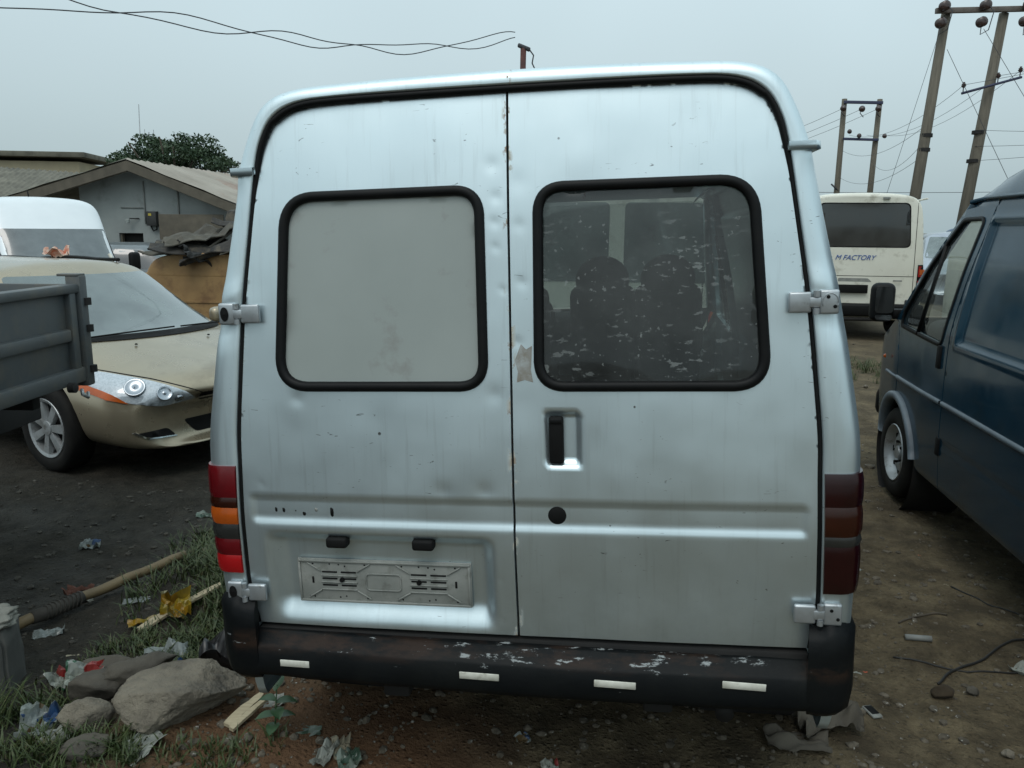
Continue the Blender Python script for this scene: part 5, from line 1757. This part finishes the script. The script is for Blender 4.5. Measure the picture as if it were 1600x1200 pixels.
for t in (.02, .60, .97):
    p = Vector((12.62, 23.75, 5.72)).lerp(Vector((14.25, 23.75, 6.17)), t)
    tube('insulator_pin', [p, p + Vector((0, 0, .18))], .015, M['wire'], H1, 5)
    insulator(H1, (p.x, p.y, p.z + .22), .075, axis='Z')
for P, zs in ((P1b, (4.6, 4.2)), (P2b, (3.9, 4.7))):
    for z in zs:
        x = P.x + (z / 8) * .6
        lathe('pole_band', [(-.05, .14), (-.05, .172), (.05, .168), (.05, .14)], M['chassis'], H1, 14, 'Z', (x, 24, z))

Hf = thing('power_pole_frame', 'slim upright twin pole power frame beyond the cream minibus', 'power pole', (0, 0, 0))
for xb, xt in ((14.92, 14.93), (16.40, 16.53)):
    tube('pole', [(xb, 38, -.1), ((xb + xt) / 2, 38, 4), (xt, 38, 7.75)], [.15, .13, .115], M['pole'], Hf, 12)
box('crossarm', (15.72, 37.82, 7.58), (1.75, .10, .13), M['bluearm'], Hf, .01, rot=(0, .01, 0))
box('crossarm', (15.75, 37.82, 5.98), (1.60, .10, .11), M['bluearm'], Hf, .01, rot=(0, .02, 0))
for x, z in ((14.78, 7.30), (15.62, 7.28), (16.36, 7.30)):
    insulator(Hf, (x, 37.7, z), .15)
    tube('jumper_wire', [(x, 37.7, z), (x - .1, 37.6, z - .2), (x + .1, 37.7, z - .35)], .02, M['wire'], Hf, 5)
for x, z in ((15.15, 6.30), (15.6, 6.12), (16.75, 6.12)):
    insulator(Hf, (x, 37.7, z), .11)
tube('strut', [(14.60, 37.9, 4.0), (14.95, 37.9, 3.7)], .04, M['wire'], Hf, 5)

def sag(a, b, s, n=14):
    a, b = Vector(a), Vector(b)
    return [a.lerp(b, i / n) - Vector((0, 0, s * 4 * (i / n) * (1 - i / n))) for i in range(n + 1)]
WIRES = []
def wire(a, b, s, label, r=.011):
    o = tube('power_line', sag(a, b, s), r * .62, M['wire'], None, 5)
    return tag(o, label, 'wire', 'overhead power lines')
ORD = ('left', 'middle', 'right')
for i, (xf, zf) in enumerate(((14.78, 7.3), (15.62, 7.28), (16.36, 7.3))):
    wire((xf, 37.7, zf), (7.0 + i * 1.2, 60, 6.2), .9, 'thin power line from the %s top insulator of the slim twin pole frame' % ORD[i], .014)
for i, (xn, zn) in enumerate(((12.66, 5.95), (13.6, 6.2), (14.2, 6.35))):
    wire((15.15 + .8 * i, 37.7, 6.15), (xn, 23.75, zn), .55, 'thin power line from the %s lower insulator of the slim frame to the leaning frame' % ORD[i], .010)
    wire((xn, 23.75, zn), (17.0 + i, 14.0, 6.9 + .1 * i), .25, 'thin power line leaving the %s pin insulator on the lower arm of the leaning frame' % ORD[i], .010)
for i, z in enumerate((4.75, 4.3, 3.9)):
    wire((11.75, 23.9, z + .1), (14.93 + 1.5 * (i % 2), 37.85, 5.5 - .6 * i), .5, '%s low cable strung from the leaning poles to the slim frame' % ('upper', 'middle', 'lowest')[i], .010)
    wire((13.25, 23.9, z), (20, 17.0, 4.6 + .2 * i), .25, '%s low cable leaving the leaning poles away from the slim frame' % ('upper', 'middle', 'lowest')[i], .009)
wire((11.85, 23.85, 7.3), (10.9, 25.5, 0.2), .0, 'straight stay wire beside the leaning pole', .010)
wire((12.1, 23.8, 6.9), (15.0, 22.0, .3), .0, 'straight stay wire crossing between the leaning poles', .012)
wire((12.95, 23.6, 7.4), (16.4, 21.0, .4), .0, 'straight stay wire falling from the middle drum insulator', .012)
wire((14.12, 23.6, 7.4), (15.6, 20.0, .5), .0, 'straight stay wire falling from the right drum insulator', .012)
wire((11.82, 23.6, 8.1), (13.2, 8.0, 13.0), .2, 'power line rising overhead from the left drum insulator', .012)
wire((12.95, 23.6, 8.1), (14.6, 8.0, 13.0), .2, 'power line rising overhead from the middle drum insulator', .012)
wire((14.14, 23.6, 8.1), (15.2, 8.0, 13.0), .2, 'power line rising overhead from the right drum insulator', .012)
wire((5.0, 60, 4.9), (40, 60, 4.9), .25, 'distant level wire low over the yard', .03)

RP = thing('wire_pole', 'rusty red pipe pole carrying twisted wires, rising beyond the silver van', 'pole', (0.08, 14.0, gzf(0.1, 14)), (0, rad(.6), 0))
tube('pipe', [(0, 0, 0), (.01, 0, 4.75)], .05, M['redpipe'], RP, 10)
box('pole_head', (.02, 0, 4.74), (.22, .10, .06), M['wire'], RP, .02, rot=(0, .35, 0))
tube('hanging_wire', [(.10, 0, 4.72), (.18, 0, 4.62), (.16, .02, 4.50), (.21, 0, 4.40), (.19, 0, 4.2), (.2, 0, 3.6)], .012, M['wire'], RP, 5)
def twisted(dx, ph, label):
    ctl = [(-.0, 14.0, 4.99 + .03 * dx), (-1.1, 13.2, 4.62), (-2.2, 12.2, 4.42), (-3.2, 11.2, 4.33), (-4.4, 10.2, 4.33), (-5.9, 9.5, 4.40 + .10 * dx), (-8.5, 8.6, 4.75 + .5 * dx)]
    P = []
    for i in range(len(ctl) - 1):
        for j in range(10):
            t = j / 10
            p0, p1, p2, p3 = [np.array(ctl[max(0, min(len(ctl) - 1, i + k))]) for k in (-1, 0, 1, 2)]
            q = .5 * (2 * p1 + (p2 - p0) * t + (2 * p0 - 5 * p1 + 4 * p2 - p3) * t * t + (3 * p1 - p0 - 3 * p2 + p3) * t ** 3)
            s = (i * 10 + j) / 60
            q = q + np.array([0, 0, (.03 + .05 * abs(sin(9 * s))) * sin(ph + 17 * s) * dx + .02 * sin(41 * s + ph)])
            P.append(q)
    return tag(tube('service_wire', P, .0075, M['wire'], None, 5), label, 'wire', 'twisted service wires')
twisted(1, 0.3, 'upper of two loosely twisted wires running left from the red pipe pole')
twisted(-1, 0.5, 'lower of two loosely twisted wires running left from the red pipe pole')

# ---------------------------------------------------------------- rocks, litter, grass on the ground
M['rock'] = mat('dusty_rock', (.21, .185, .14), (.12, .105, .082), 7, .9, bump=1.0, bdist=.03, bscale=26, dirt=(.045, .04, .032), dirt_amt=.35, dirt_scale=9)
M['rockdark'] = mat('damp_rock', (.085, .075, .058), (.045, .04, .032), 7, .85, bump=.6, bdist=.02, bscale=18)
M['concrete'] = mat('worn_concrete', (.10, .10, .09), (.065, .065, .06), 8, .9, bump=.3, bdist=.01)
M['concretetop'] = mat('pale_broken_concrete', (.27, .265, .23), (.17, .165, .14), 12, .9, bump=.5, bdist=.02)
def packet(name, cols, scale=14, rough=.35):
    m, nt, b = nodes_of(name)
    h = NT(nt)
    v = h.n('ShaderNodeTexVoronoi'); v.inputs['Scale'].default_value = scale
    h.l(h.tc.outputs['Object'], v.inputs['Vector'])
    cr = h.n('ShaderNodeValToRGB'); cr.color_ramp.interpolation = 'CONSTANT'
    e = cr.color_ramp.elements
    while len(e) < len(cols): e.new(.5)
    for i, c in enumerate(cols):
        e[i].position = i / len(cols); e[i].color = col4(c)
    sx = h.n('ShaderNodeSeparateColor'); h.l(v.outputs['Color'], sx.inputs[0])
    h.l(sx.outputs[0], cr.inputs['Fac'])
    dirt = h.rng(h.noise(20, 5), .45, .75, 0, .6)
    h.l(h.mix(1.0, h.mix(dirt, cr.outputs[0], (.06, .055, .042)), (.55, .55, .50), 'MULTIPLY'), b.inputs['Base Color'])
    setin(b, Roughness=rough)
    return m
M['pk_red'] = packet('printed_packet', [(.42, .46, .43), (.40, .43, .42), (.03, .13, .07), (.38, .03, .03), (.42, .45, .43), (.42, .36, .03)])
M['pk_blue'] = packet('blue_white_packet', [(.38, .42, .42), (.34, .38, .40), (.30, .34, .34), (.03, .09, .25), (.17, .11, .05), (.36, .40, .40)])
M['pk_yellow'] = packet('yellow_packet', [(.42, .24, .01), (.38, .21, .012), (.34, .30, .16), (.40, .28, .03), (.30, .31, .28)], 11)
M['pk_green'] = packet('green_packet', [(.16, .24, .20), (.24, .30, .27), (.05, .11, .08), (.30, .34, .31)], 16)
M['paper'] = mat('dirty_paper', (.27, .285, .255), (.18, .19, .168), 9, .75, bump=.2, bdist=.004, dirt=(.10, .09, .065), dirt_amt=.3, dirt_scale=14)
M['cardtan'] = mat('tan_paper', (.26, .235, .165), (.17, .155, .11), 9, .8, dirt=(.08, .07, .05), dirt_amt=.35, dirt_scale=14)
M['clearbag'] = mat('clear_plastic_bag', (.17, .19, .18), (.11, .125, .12), 6, .25)
M['blackbag'] = mat('black_plastic_bag', (.012, .012, .013), (.022, .022, .022), 6, .35)
M['palewood'] = mat('pale_split_wood', (.42, .36, .24), (.30, .25, .16), 10, .75, bump=.3, bdist=.004, stretch=(1, 8, 8))
M['bamboo'] = mat('brown_pole', (.17, .125, .062), (.11, .08, .042), 9, .65, bump=.15, bdist=.004)
M['wrap'] = mat('dark_binding', (.028, .025, .02), (.045, .04, .032), 12, .8)
M['cloth'] = mat('muddy_cloth', (.10, .088, .068), (.06, .052, .04), 8, .9)
M['dirtdark'] = mat('dark_clod', (.028, .020, .011), (.045, .032, .018), 9, .95, bump=.6, bdist=.01)
M['cable'] = mat('black_cable', (.014, .014, .013), None, 5, .6)
M['redbrown'] = mat('red_brown_rag', (.10, .035, .02), (.06, .025, .016), 9, .8)
M['orange'] = mat('orange_plastic', (.45, .08, .03), None, 5, .5)

def rock(label, x, y, sx, sy, sz, seed, m, rz=0., sink=.25, cat='rock', name='rock', sub=4, group=None, cuts=7):
    r = np.random.default_rng(seed)
    bm = bmesh.new()
    bmesh.ops.create_icosphere(bm, subdivisions=sub, radius=1.0)
    planes = [(Vector(r.normal(size=3)).normalized(), .50 + .32 * r.random()) for _ in range(cuts)]
    off = Vector(r.random(3) * 30)
    for v in bm.verts:
        p = v.co.copy()
        for nn, d in planes:
            e = p.dot(nn) - d
            if e > 0: p -= nn * e * .97
        k = 1 + .10 * mnoise.noise(p * 1.6 + off) + .07 * mnoise.noise(p * 4 + off) + .05 * mnoise.noise(p * 9 + off) + .025 * mnoise.noise(p * 22 + off)
        v.co = p * k
    bmesh.ops.scale(bm, vec=(sx, sy, sz), verts=bm.verts)
    zmin = min(v.co.z for v in bm.verts)
    o = from_bm(name, bm, m, None, True)
    o.location = (x, y, gzf(x, y) - zmin - sink * sz)
    o.rotation_euler = (0, 0, rz)
    return tag(o, label, cat, group)

rock('large flat topped pale boulder at the rear left corner of the silver van', -1.27, 2.70, .285, .14, .135, 4, M['rock'], .35, .22, name='boulder', sub=5, cuts=16)
rock('brown stone between the printed packet and the boulder', -1.62, 2.86, .12, .08, .075, 5, M['rockdark'], .2)
rock('small grey stone beside the white paper scraps', -1.57, 2.66, .10, .07, .07, 7, M['rock'], .5)
rock('flat stone behind the printed packet', -1.66, 3.03, .12, .06, .05, 9, M['rockdark'], .1)
rock('sloping stone against the back of the boulder', -1.47, 2.92, .16, .07, .07, 12, M['rockdark'], .5)
rock('low stone half hidden in grass below the boulder', -1.48, 2.52, .09, .06, .04, 14, M['rockdark'], .2)
rock('grey stone on the grass bank by the rear bumper', -1.67, 4.75, .16, .07, .06, 15, M['concretetop'], .7)
rock('dark clod of earth on the brown soil', 1.80, 3.02, .045, .035, .035, 21, M['dirtdark'], 0, .2, name='earth_clod', cat='clod')
rock('small bluish black lump on the brown soil', 1.93, 3.03, .026, .02, .02, 22, M['rockdark'], 0, .2, name='earth_clod', cat='clod')
rock('small pale stone by the right edge of the soil', 1.83, 2.62, .024, .02, .018, 23, M['rock'], 0, .3)
rock('dark lump of rubble in the mud near the brown pole', -2.08, 4.02, .05, .035, .03, 24, M['dirtdark'], 0, .3)

# broken concrete post at the left edge
CP = thing('concrete_post', 'short broken concrete post with a pale chipped top beside the mud', 'post', (-2.12, 2.98, gzf(-2.1, 3) - .12), (0, 0, rad(12)))
def post():
    bm = bmesh.new(); bmesh.ops.create_cube(bm, size=1)
    bmesh.ops.scale(bm, vec=(.20, .18, .42), verts=bm.verts); bmesh.ops.translate(bm, vec=(0, 0, .20), verts=bm.verts)
    bmesh.ops.bevel(bm, geom=bm.edges[:], offset=.015, segments=2, affect='EDGES')
    bmesh.ops.subdivide_edges(bm, edges=bm.edges[:], cuts=4, use_grid_fill=True)
    for v in bm.verts: v.co += Vector((1, 1, 1)) * .010 * mnoise.noise(v.co * 14)
    from_bm('shaft', bm, M['concrete'], CP, True)
    bm = bmesh.new(); bmesh.ops.create_icosphere(bm, subdivisions=4, radius=1)
    for v in bm.verts:
        p = v.co; q = Vector((max(-.75, min(.75, p.x)), max(-.75, min(.75, p.y)), p.z * .45))
        v.co = Vector((q.x * .135, q.y * .12, q.z * .07)) * (1 + .25 * mnoise.noise(p * 3.1) + .1 * mnoise.noise(p * 9)) + Vector((0, 0, .415))
    from_bm('broken_top', bm, M['concretetop'], CP, True)
post()

# brown pole on the mud
def gpath(pts, r, lift=0.0):
    return [(x, y, gzf(x, y) + r + lift) for x, y in pts]
PL = thing('bamboo_pole', 'long brown pole bound with dark cord lying on the mud', 'pole', (0, 0, 0))
a_, b_ = np.array([-2.30, 3.42]), np.array([-1.80, 4.16])
pts = [tuple(a_ + (b_ - a_) * t) for t in np.linspace(0, 1, 12)]
zz = np.linspace(gzf(*a_) + .045, gzf(*b_) + .05, 12)
zz = np.maximum(zz, [gzf(*p) + .012 for p in pts])
tube('shaft', [(p[0], p[1], z + .004 * sin(i * 2)) for i, (p, z) in enumerate(zip(pts, zz))], [.026 - .003 * i / 11 + .002 * (i % 3 == 0) for i in range(12)], M['bamboo'], PL, 12)
tube('cord_binding', [(pts[i][0], pts[i][1], zz[i] + .004 * sin(i * 2)) for i in (1, 2, 3, 4)], [.031, .035, .033, .030], M['wrap'], PL, 12)
for k in range(9):
    t = .16 + .2 * k / 9
    c = np.array([*(a_ + (b_ - a_) * t), np.interp(t, np.linspace(0, 1, 12), zz)])
    d = Vector((b_[0] - a_[0], b_[1] - a_[1], 0)).normalized(); s_ = Vector((-d.y, d.x, 0))
    ring = [Vector(c) + s_ * .035 * cos(q) + Vector((0, 0, 1)) * .035 * sin(q) + d * .008 * sin(q) for q in np.linspace(0, 2 * pi, 12, endpoint=False)]
    tube('cord_turn', ring, .004, M['wrap'], PL, 5, closed=True)

def stick(label, p, q, r, m, name='wood_splinter'):
    P = [(p[0] + (q[0] - p[0]) * t, p[1] + (q[1] - p[1]) * t) for t in np.linspace(0, 1, 7)]
    bm = bmesh.new()
    d = Vector((q[0] - p[0], q[1] - p[1], 0)).normalized(); s_ = Vector((-d.y, d.x, 0))
    rows = []
    for i, (x, y) in enumerate(P):
        w = r * (1 - .5 * (i / 6) ** 2) * (1 + .2 * sin(i * 3))
        z = gzf(x, y) + .012 + .004 * i
        rows.append([bm.verts.new(Vector((x, y, z + dz)) + s_ * w * k) for k, dz in ((-1, 0), (-1, .012), (1, .016), (1, .002))])
    for A, B in zip(rows[:-1], rows[1:]):
        for j in range(4): bm.faces.new((A[j], A[(j + 1) % 4], B[(j + 1) % 4], B[j]))
    bm.faces.new(rows[0]); bm.faces.new(rows[-1][::-1])
    return tag(from_bm(name, bm, m, None), label, 'stick')
stick('long pale split stick lying on the grass bank', (-1.70, 3.38), (-1.42, 3.66), .022, M['palewood'])
stick('short pale splintered wood beside the boulder', (-1.04, 2.66), (-.96, 2.82), .020, M['palewood'])
stick('second pale splinter lying along the short one by the boulder', (-1.02, 2.64), (-.93, 2.80), .011, M['palewood'])

def litter(label, x, y, w, h, amp, seed, m, rot=(0, 0, 0), name='litter', cat='litter', lift=0.0, fold=0., curl=0., n=9, group=None, smooth=False):
    z = gzf(x, y) - .006 + lift * .8
    w, h, amp = w * .82, h * .82, amp * .78
    return sheet_thing(name, label, cat, (x, y, z), w, h, amp, seed, m, rot, group, n, fold, curl, .0015, smooth)
litter('orange yellow packet standing crumpled on the bank', -1.58, 3.50, .16, .16, .09, 61, M['pk_yellow'], (.5, .1, .4), 'plastic_packet', lift=.03, fold=.5)
litter('flat yellow and white packet beside the brown pole', -1.70, 3.47, .20, .10, .04, 62, M['pk_yellow'], (0, 0, .5), 'plastic_packet', fold=.2)
litter('white packet printed red, green and yellow on the stones', -1.73, 2.97, .16, .15, .09, 63, M['pk_red'], (.35, .1, .3), 'plastic_packet', lift=.05, fold=.4)
litter('folded green and white sachet next to the printed packet', -1.83, 2.97, .09, .12, .06, 64, M['pk_red'], (.3, -.2, 1.0), 'plastic_packet', lift=.03)
litter('white and blue packet crumpled by the foot of the concrete post', -1.74, 2.66, .14, .16, .09, 65, M['pk_blue'], (.4, .1, .2), 'plastic_packet', lift=.03, fold=.35)
litter('torn white paper strip leaning on a stone', -1.62, 2.62, .09, .19, .03, 66, M['paper'], (.35, .1, -.5), 'paper_scrap', lift=.02)
litter('folded grey paper in the grass before the boulder', -1.30, 2.545, .12, .17, .03, 67, M['paper'], (.3, .2, -.6), 'paper_scrap', lift=.01, fold=.3)
litter('clear plastic bag crumpled on the bank behind the boulder', -1.47, 3.14, .22, .16, .09, 68, M['clearbag'], (0, 0, .3), 'plastic_bag', lift=.0, smooth=True)
litter('blue and yellow wrapper scrap behind the boulder', -1.40, 3.04, .09, .06, .03, 69, M['pk_blue'], (.2, 0, .4), 'plastic_packet', lift=.02)
litter('black plastic bag under the bumper corner behind the boulder', -1.17, 3.06, .30, .24, .17, 70, M['blackbag'], (0, .1, .3), 'plastic_bag', lift=.0, smooth=True, n=14)
litter('grey paper scrap beside the pale splinters', -.93, 2.84, .11, .09, .03, 71, M['paper'], (0, 0, .3), 'paper_scrap')
litter('flat green printed card beside the small plant', -.76, 2.67, .15, .08, .015, 72, M['pk_green'], (0, 0, .1), 'paper_scrap')
litter('crumpled white tissue at the foot of the small plant', -.655, 2.56, .07, .15, .06, 73, M['paper'], (.2, 0, -.3), 'paper_scrap', fold=.4)
litter('dry brown leaf beside the white tissue', -.61, 2.60, .08, .11, .05, 74, M['cardtan'], (.2, .2, .4), 'dry_leaf')
litter('pale crumpled wrapper next to the dry brown leaf', -.57, 2.54, .10, .10, .05, 75, M['pk_green'], (.1, 0, .4), 'plastic_packet')
litter('silvery crumpled foil on the black mud', -2.51, 4.50, .13, .09, .05, 76, M['pk_blue'], (0, 0, .3), 'foil_scrap')
litter('white and green wrapper on the mud by the tail lamp', -2.01, 5.0, .14, .08, .04, 77, M['pk_green'], (0, 0, .1), 'plastic_packet')
litter('red brown rag on the mud behind the brown pole', -2.24, 3.86, .16, .10, .06, 78, M['redbrown'], (0, 0, .1), 'cloth_rag')
litter('pale grey scrap lying against the red brown rag', -2.16, 3.78, .09, .07, .04, 79, M['paper'], (0, 0, .5), 'paper_scrap')
litter('small tan card on the mud near the concrete post', -1.93, 3.23, .065, .05, .006, 80, M['cardtan'], (0, 0, .3), 'paper_scrap')
litter('grey plastic scrap under the brown pole end', -2.14, 3.42, .16, .09, .04, 81, M['clearbag'], (0, 0, .4), 'plastic_scrap')
litter('flat grey scrap beside the middle of the brown pole', -1.86, 3.72, .16, .07, .02, 82, M['clearbag'], (0, 0, .2), 'plastic_scrap')
litter('muddy sacking cloth heaped under the right bumper corner', 1.22, 2.80, .30, .24, .13, 83, M['cloth'], (0, 0, .2), 'cloth_rag', n=14, smooth=True)
litter('second muddy cloth lying flat under the bumper', 1.08, 2.68, .28, .16, .06, 84, M['cloth'], (0, 0, -.2), 'cloth_rag', n=12, smooth=True)
litter('blue and white wrapper in the shade under the van', .05, 2.69, .07, .05, .03, 85, M['pk_blue'], (.2, 0, .3), 'plastic_packet')
litter('red and white wrapper in the shade under the van', .145, 2.545, .07, .06, .03, 86, M['pk_red'], (.2, 0, .2), 'plastic_packet')
litter('white torn plastic on the soil by the blue van', 2.26, 3.22, .10, .10, .04, 87, M['paper'], (0, 0, .4), 'plastic_scrap')
litter('tiny cream card on the soil between the vans', 2.39, 4.10, .05, .045, .006, 88, M['cardtan'], (0, 0, .3), 'paper_scrap')
litter('tiny white scrap near the right tail lamp', 1.97, 4.25, .05, .035, .02, 89, M['paper'], (0, 0, .3), 'paper_scrap')
litter('pale scrap beside a red sliver on the soil', 1.53, 3.22, .05, .02, .01, 90, M['paper'], (0, 0, -.3), 'paper_scrap')
litter('faded red sliver on the soil', 1.575, 3.24, .03, .02, .008, 91, M['orange'], (0, 0, -.3), 'plastic_scrap')
litter('tiny orange ring shaped scrap on the soil between the vans', 2.44, 4.52, .05, .03, .006, 92, M['orange'], (0, 0, .1), 'plastic_scrap')
for i in range(46):
    x, y = (random.uniform(1.25, 2.45), random.uniform(2.7, 6.5)) if i % 2 else (random.uniform(-3.2, -1.5), random.uniform(3.1, 5.2))
    litter('tiny pale paper shred trodden into the ground', x, y, random.uniform(.012, .03), random.uniform(.01, .022), .006, 100 + i, M[random.choice(['paper', 'cardtan', 'paper'])], (0, 0, random.random() * 3), 'paper_shred', 'litter', n=3, group='trodden paper shreds')

# dead handset and bits on the right
ps = thing('handset', 'small dark handset lying face up by the bumper corner', 'phone', (1.45, 2.89, gzf(1.45, 2.89) + .010), (.05, .05, .25))
box('case', (0, 0, 0), (.045, .075, .012), M['plate'], ps, .006, 3)
box('screen', (0, .004, .0065), (.034, .052, .003), M['black'], ps, .001, 1)
tag(tube('pipe_offcut', [(1.87, 3.49, gzf(1.87, 3.49) + .014), (1.98, 3.46, gzf(1.98, 3.46) + .014)], .014, M['pvc'], None, 10), 'short grey pipe offcut on the soil between the vans', 'pipe')
tag(tube('pipe_offcut', [(2.60, 3.52, gzf(2.6, 3.52) + .012), (2.68, 3.46, gzf(2.68, 3.46) + .012)], .013, M['cloth'], None, 10), 'short brown pipe offcut beside the blue van', 'pipe')
def cable(label, pts, r=.006, m=None):
    out = []
    for i in range(len(pts) - 1):
        for j in range(8):
            t = j / 8
            p0, p1, p2, p3 = [np.array(pts[max(0, min(len(pts) - 1, i + k))]) for k in (-1, 0, 1, 2)]
            q = .5 * (2 * p1 + (p2 - p0) * t + (2 * p0 - 5 * p1 + 4 * p2 - p3) * t * t + (3 * p1 - p0 - 3 * p2 + p3) * t ** 3)
            out.append((q[0], q[1], gzf(q[0], q[1]) + r))
    return tag(tube('cable', out, r, m or M['cable'], None, 6), label, 'cable')
cable('black cable curving in from under the blue van', [(2.75, 3.45), (2.40, 3.48), (2.12, 3.30), (1.95, 3.22), (1.82, 3.10)])
cable('thin black cable crossing the curved one', [(1.75, 3.35), (1.95, 3.24), (2.15, 3.21), (2.5, 3.22)], .004)
cable('thin wire running straight towards the blue van sill', [(2.40, 4.07), (2.52, 3.82), (2.66, 3.60)], .004)
cable('dark hose half buried behind the right tail lamp', [(2.1, 6.6), (2.5, 6.75), (3.0, 6.7)], .015)
cable('twig like wire on the soil before the handset', [(1.9, 3.62), (2.05, 3.70), (2.2, 3.72)], .005, M['bark'])

# small leafy weed by the van
WP = thing('weed_plant', 'small broad leaved green weed growing at the van bumper', 'plant', (-.865, 2.66, gzf(-.865, 2.66) - .01))
M['weed'] = mat('weed_leaf', (.018, .055, .018), (.035, .08, .03), 9, .5)
tube('stem', [(0, 0, 0), (.005, 0, .09), (.012, .01, .19)], [.004, .003, .002], M['weed'], WP, 6)
for k, (z, a, L_) in enumerate(((.17, 1.3, .10), (.13, 2.9, .08), (.12, .2, .09), (.07, 3.4, .085), (.06, .5, .08), (.04, 4.6, .08), (.10, 5.2, .07))):
    V, F = [], []
    d = Vector((cos(a), sin(a), .55 if k else 1.6)).normalized(); s_ = Vector((-sin(a), cos(a), 0))
    for i in range(7):
        t = i / 6; w = .024 * sin(pi * min(1, t * .93 + .07)) ** .8
        c = d * L_ * t + Vector((0, 0, -.05 * t * t)) + Vector((.006, 0, z))
        V += [c - s_ * w + Vector((0, 0, .006)), c, c + s_ * w + Vector((0, 0, .006))]
    for i in range(6):
        for j in (0, 1): F.append((i * 3 + j, i * 3 + j + 1, i * 3 + 4 + j, i * 3 + 3 + j))
    add('leaf', V, F, M['weed'], WP)

# grass -------------------------------------------------------------------
def grass(patches, label):
    r = np.random.default_rng(77)
    V, F = [], []
    for cx, cy, sx, sy, n, hgt in patches:
        ncl = max(1, n // 14)
        cl = r.normal(size=(ncl, 2)) * [sx, sy] * .5 + [cx, cy]
        for c in cl:
            for _ in range(14):
                x, y = c + r.normal(size=2) * .022
                h = hgt * (.5 + .8 * r.random())
                a = r.random() * 2 * pi
                lean = h * (.25 + .75 * r.random())
                w = .0022 + .0022 * r.random()
                z = gzf(x, y) - .005
                d = np.array([cos(a), sin(a)]); s_ = np.array([-sin(a), cos(a)])
                o = len(V)
                for t, ww in ((0, 1), (.45, .85), (.8, .5)):
                    q = np.array([x, y]) + d * lean * t ** 1.7
                    zz_ = z + h * (t - .25 * t * t)
                    V += [(q[0] - s_[0] * w * ww, q[1] - s_[1] * w * ww, zz_), (q[0] + s_[0] * w * ww, q[1] + s_[1] * w * ww, zz_)]
                q = np.array([x, y]) + d * lean
                V.append((q[0], q[1], z + h * .72))
                F += [(o, o + 1, o + 3, o + 2), (o + 2, o + 3, o + 5, o + 4), (o + 4, o + 5, o + 6)]
    m, nt, b = nodes_of('grass_blades'); h_ = NT(nt)
    c = h_.mix(h_.rng(h_.noise(14, 3), .3, .7), (.020, .040, .008), (.050, .068, .016))
    c = h_.mix(h_.rng(h_.noise(30, 3), .55, .7, 0, .8), c, (.10, .088, .042))
    h_.l(c, b.inputs['Base Color']); setin(b, Roughness=.6)
    o = add('grass', V, F, m, None, False)
    return tag(o, label, 'grass', None, 'stuff')
grass([(-1.42, 4.15, .42, .70, 3200, .11), (-1.62, 4.4, .30, .4, 1000, .10), (-1.25, 3.55, .30, .40, 2200, .075), (-1.52, 3.25, .35, .18, 1000, .07), (-1.35, 3.1, .25, .12, 450, .07), (-1.80, 2.82, .16, .12, 260, .07), (-1.95, 2.70, .14, .10, 170, .17), (-1.68, 2.52, .26, .10, 420, .085), (-1.30, 2.50, .30, .08, 330, .07),
       (-1.05, 2.50, .25, .10, 120, .06), (-.92, 2.60, .14, .08, 60, .06), (-1.45, 2.60, .25, .06, 150, .09), (4.6, 10.2, .6, .9, 600, .14), (3.35, 8.6, .25, .5, 300, .10)], 'tufts of short green and dry grass along the bank')

# gravel and crumbs ----------------------------------------------------------
def gravel():
    r = np.random.default_rng(31)
    bm = bmesh.new(); bmesh.ops.create_icosphere(bm, subdivisions=1, radius=1)
    base = np.array([v.co[:] for v in bm.verts]); tri = np.array([[v.index for v in f.verts] for f in bm.faces]); bm.free()
    n = 5200
    xs = np.r_[r.uniform(1.15, 3.2, 1900), r.uniform(-3.6, -.4, 2500), r.uniform(-1.2, 1.2, 500), r.uniform(2, 6, 300)]
    ys = np.r_[2.5 + 5 * r.random(1900) ** 1.5, 2.45 + 3.2 * r.random(2500) ** 1.3, r.uniform(2.4, 3.1, 500), r.uniform(6, 12, 300)]
    s = .004 + .016 * r.random(n) ** 4
    s[-300:] *= 2
    z = gz(xs, ys)
    V = np.zeros((n, len(base), 3))
    for i in range(n):
        q = base * (1 + .35 * (r.random((len(base), 1)) - .5)) * s[i] * np.array([1 + .6 * r.random(), 1, .55 + .3 * r.random()])
        a = r.random() * 6.28; ca, sa = cos(a), sin(a)
        V[i, :, 0] = q[:, 0] * ca - q[:, 1] * sa + xs[i]; V[i, :, 1] = q[:, 0] * sa + q[:, 1] * ca + ys[i]; V[i, :, 2] = q[:, 2] + z[i] + s[i] * .15
    F = (tri[None] + (np.arange(n) * len(base))[:, None, None]).reshape(-1, 3)
    V = V.reshape(-1, 3)
    m, nt, b = nodes_of('gravel'); h = NT(nt)
    c = h.mix(h.rng(h.noise(23, 2), .3, .7), (.05, .042, .03), (.135, .115, .085))
    c = h.mix(h.rng(h.noise(61, 1), .66, .72), c, (.28, .27, .24))
    x, y, zz_ = h.xyz()
    c = h.mix(h.rng(x, -1.2, -1.7, 0, .65), c, (.020, .020, .017))
    h.l(c, b.inputs['Base Color']); setin(b, Roughness=.9)
    o = add('gravel', V, F, m, None, False)
    tag(o, 'loose gravel and crumbs of soil scattered over the yard', 'gravel', None, 'stuff')
gravel()
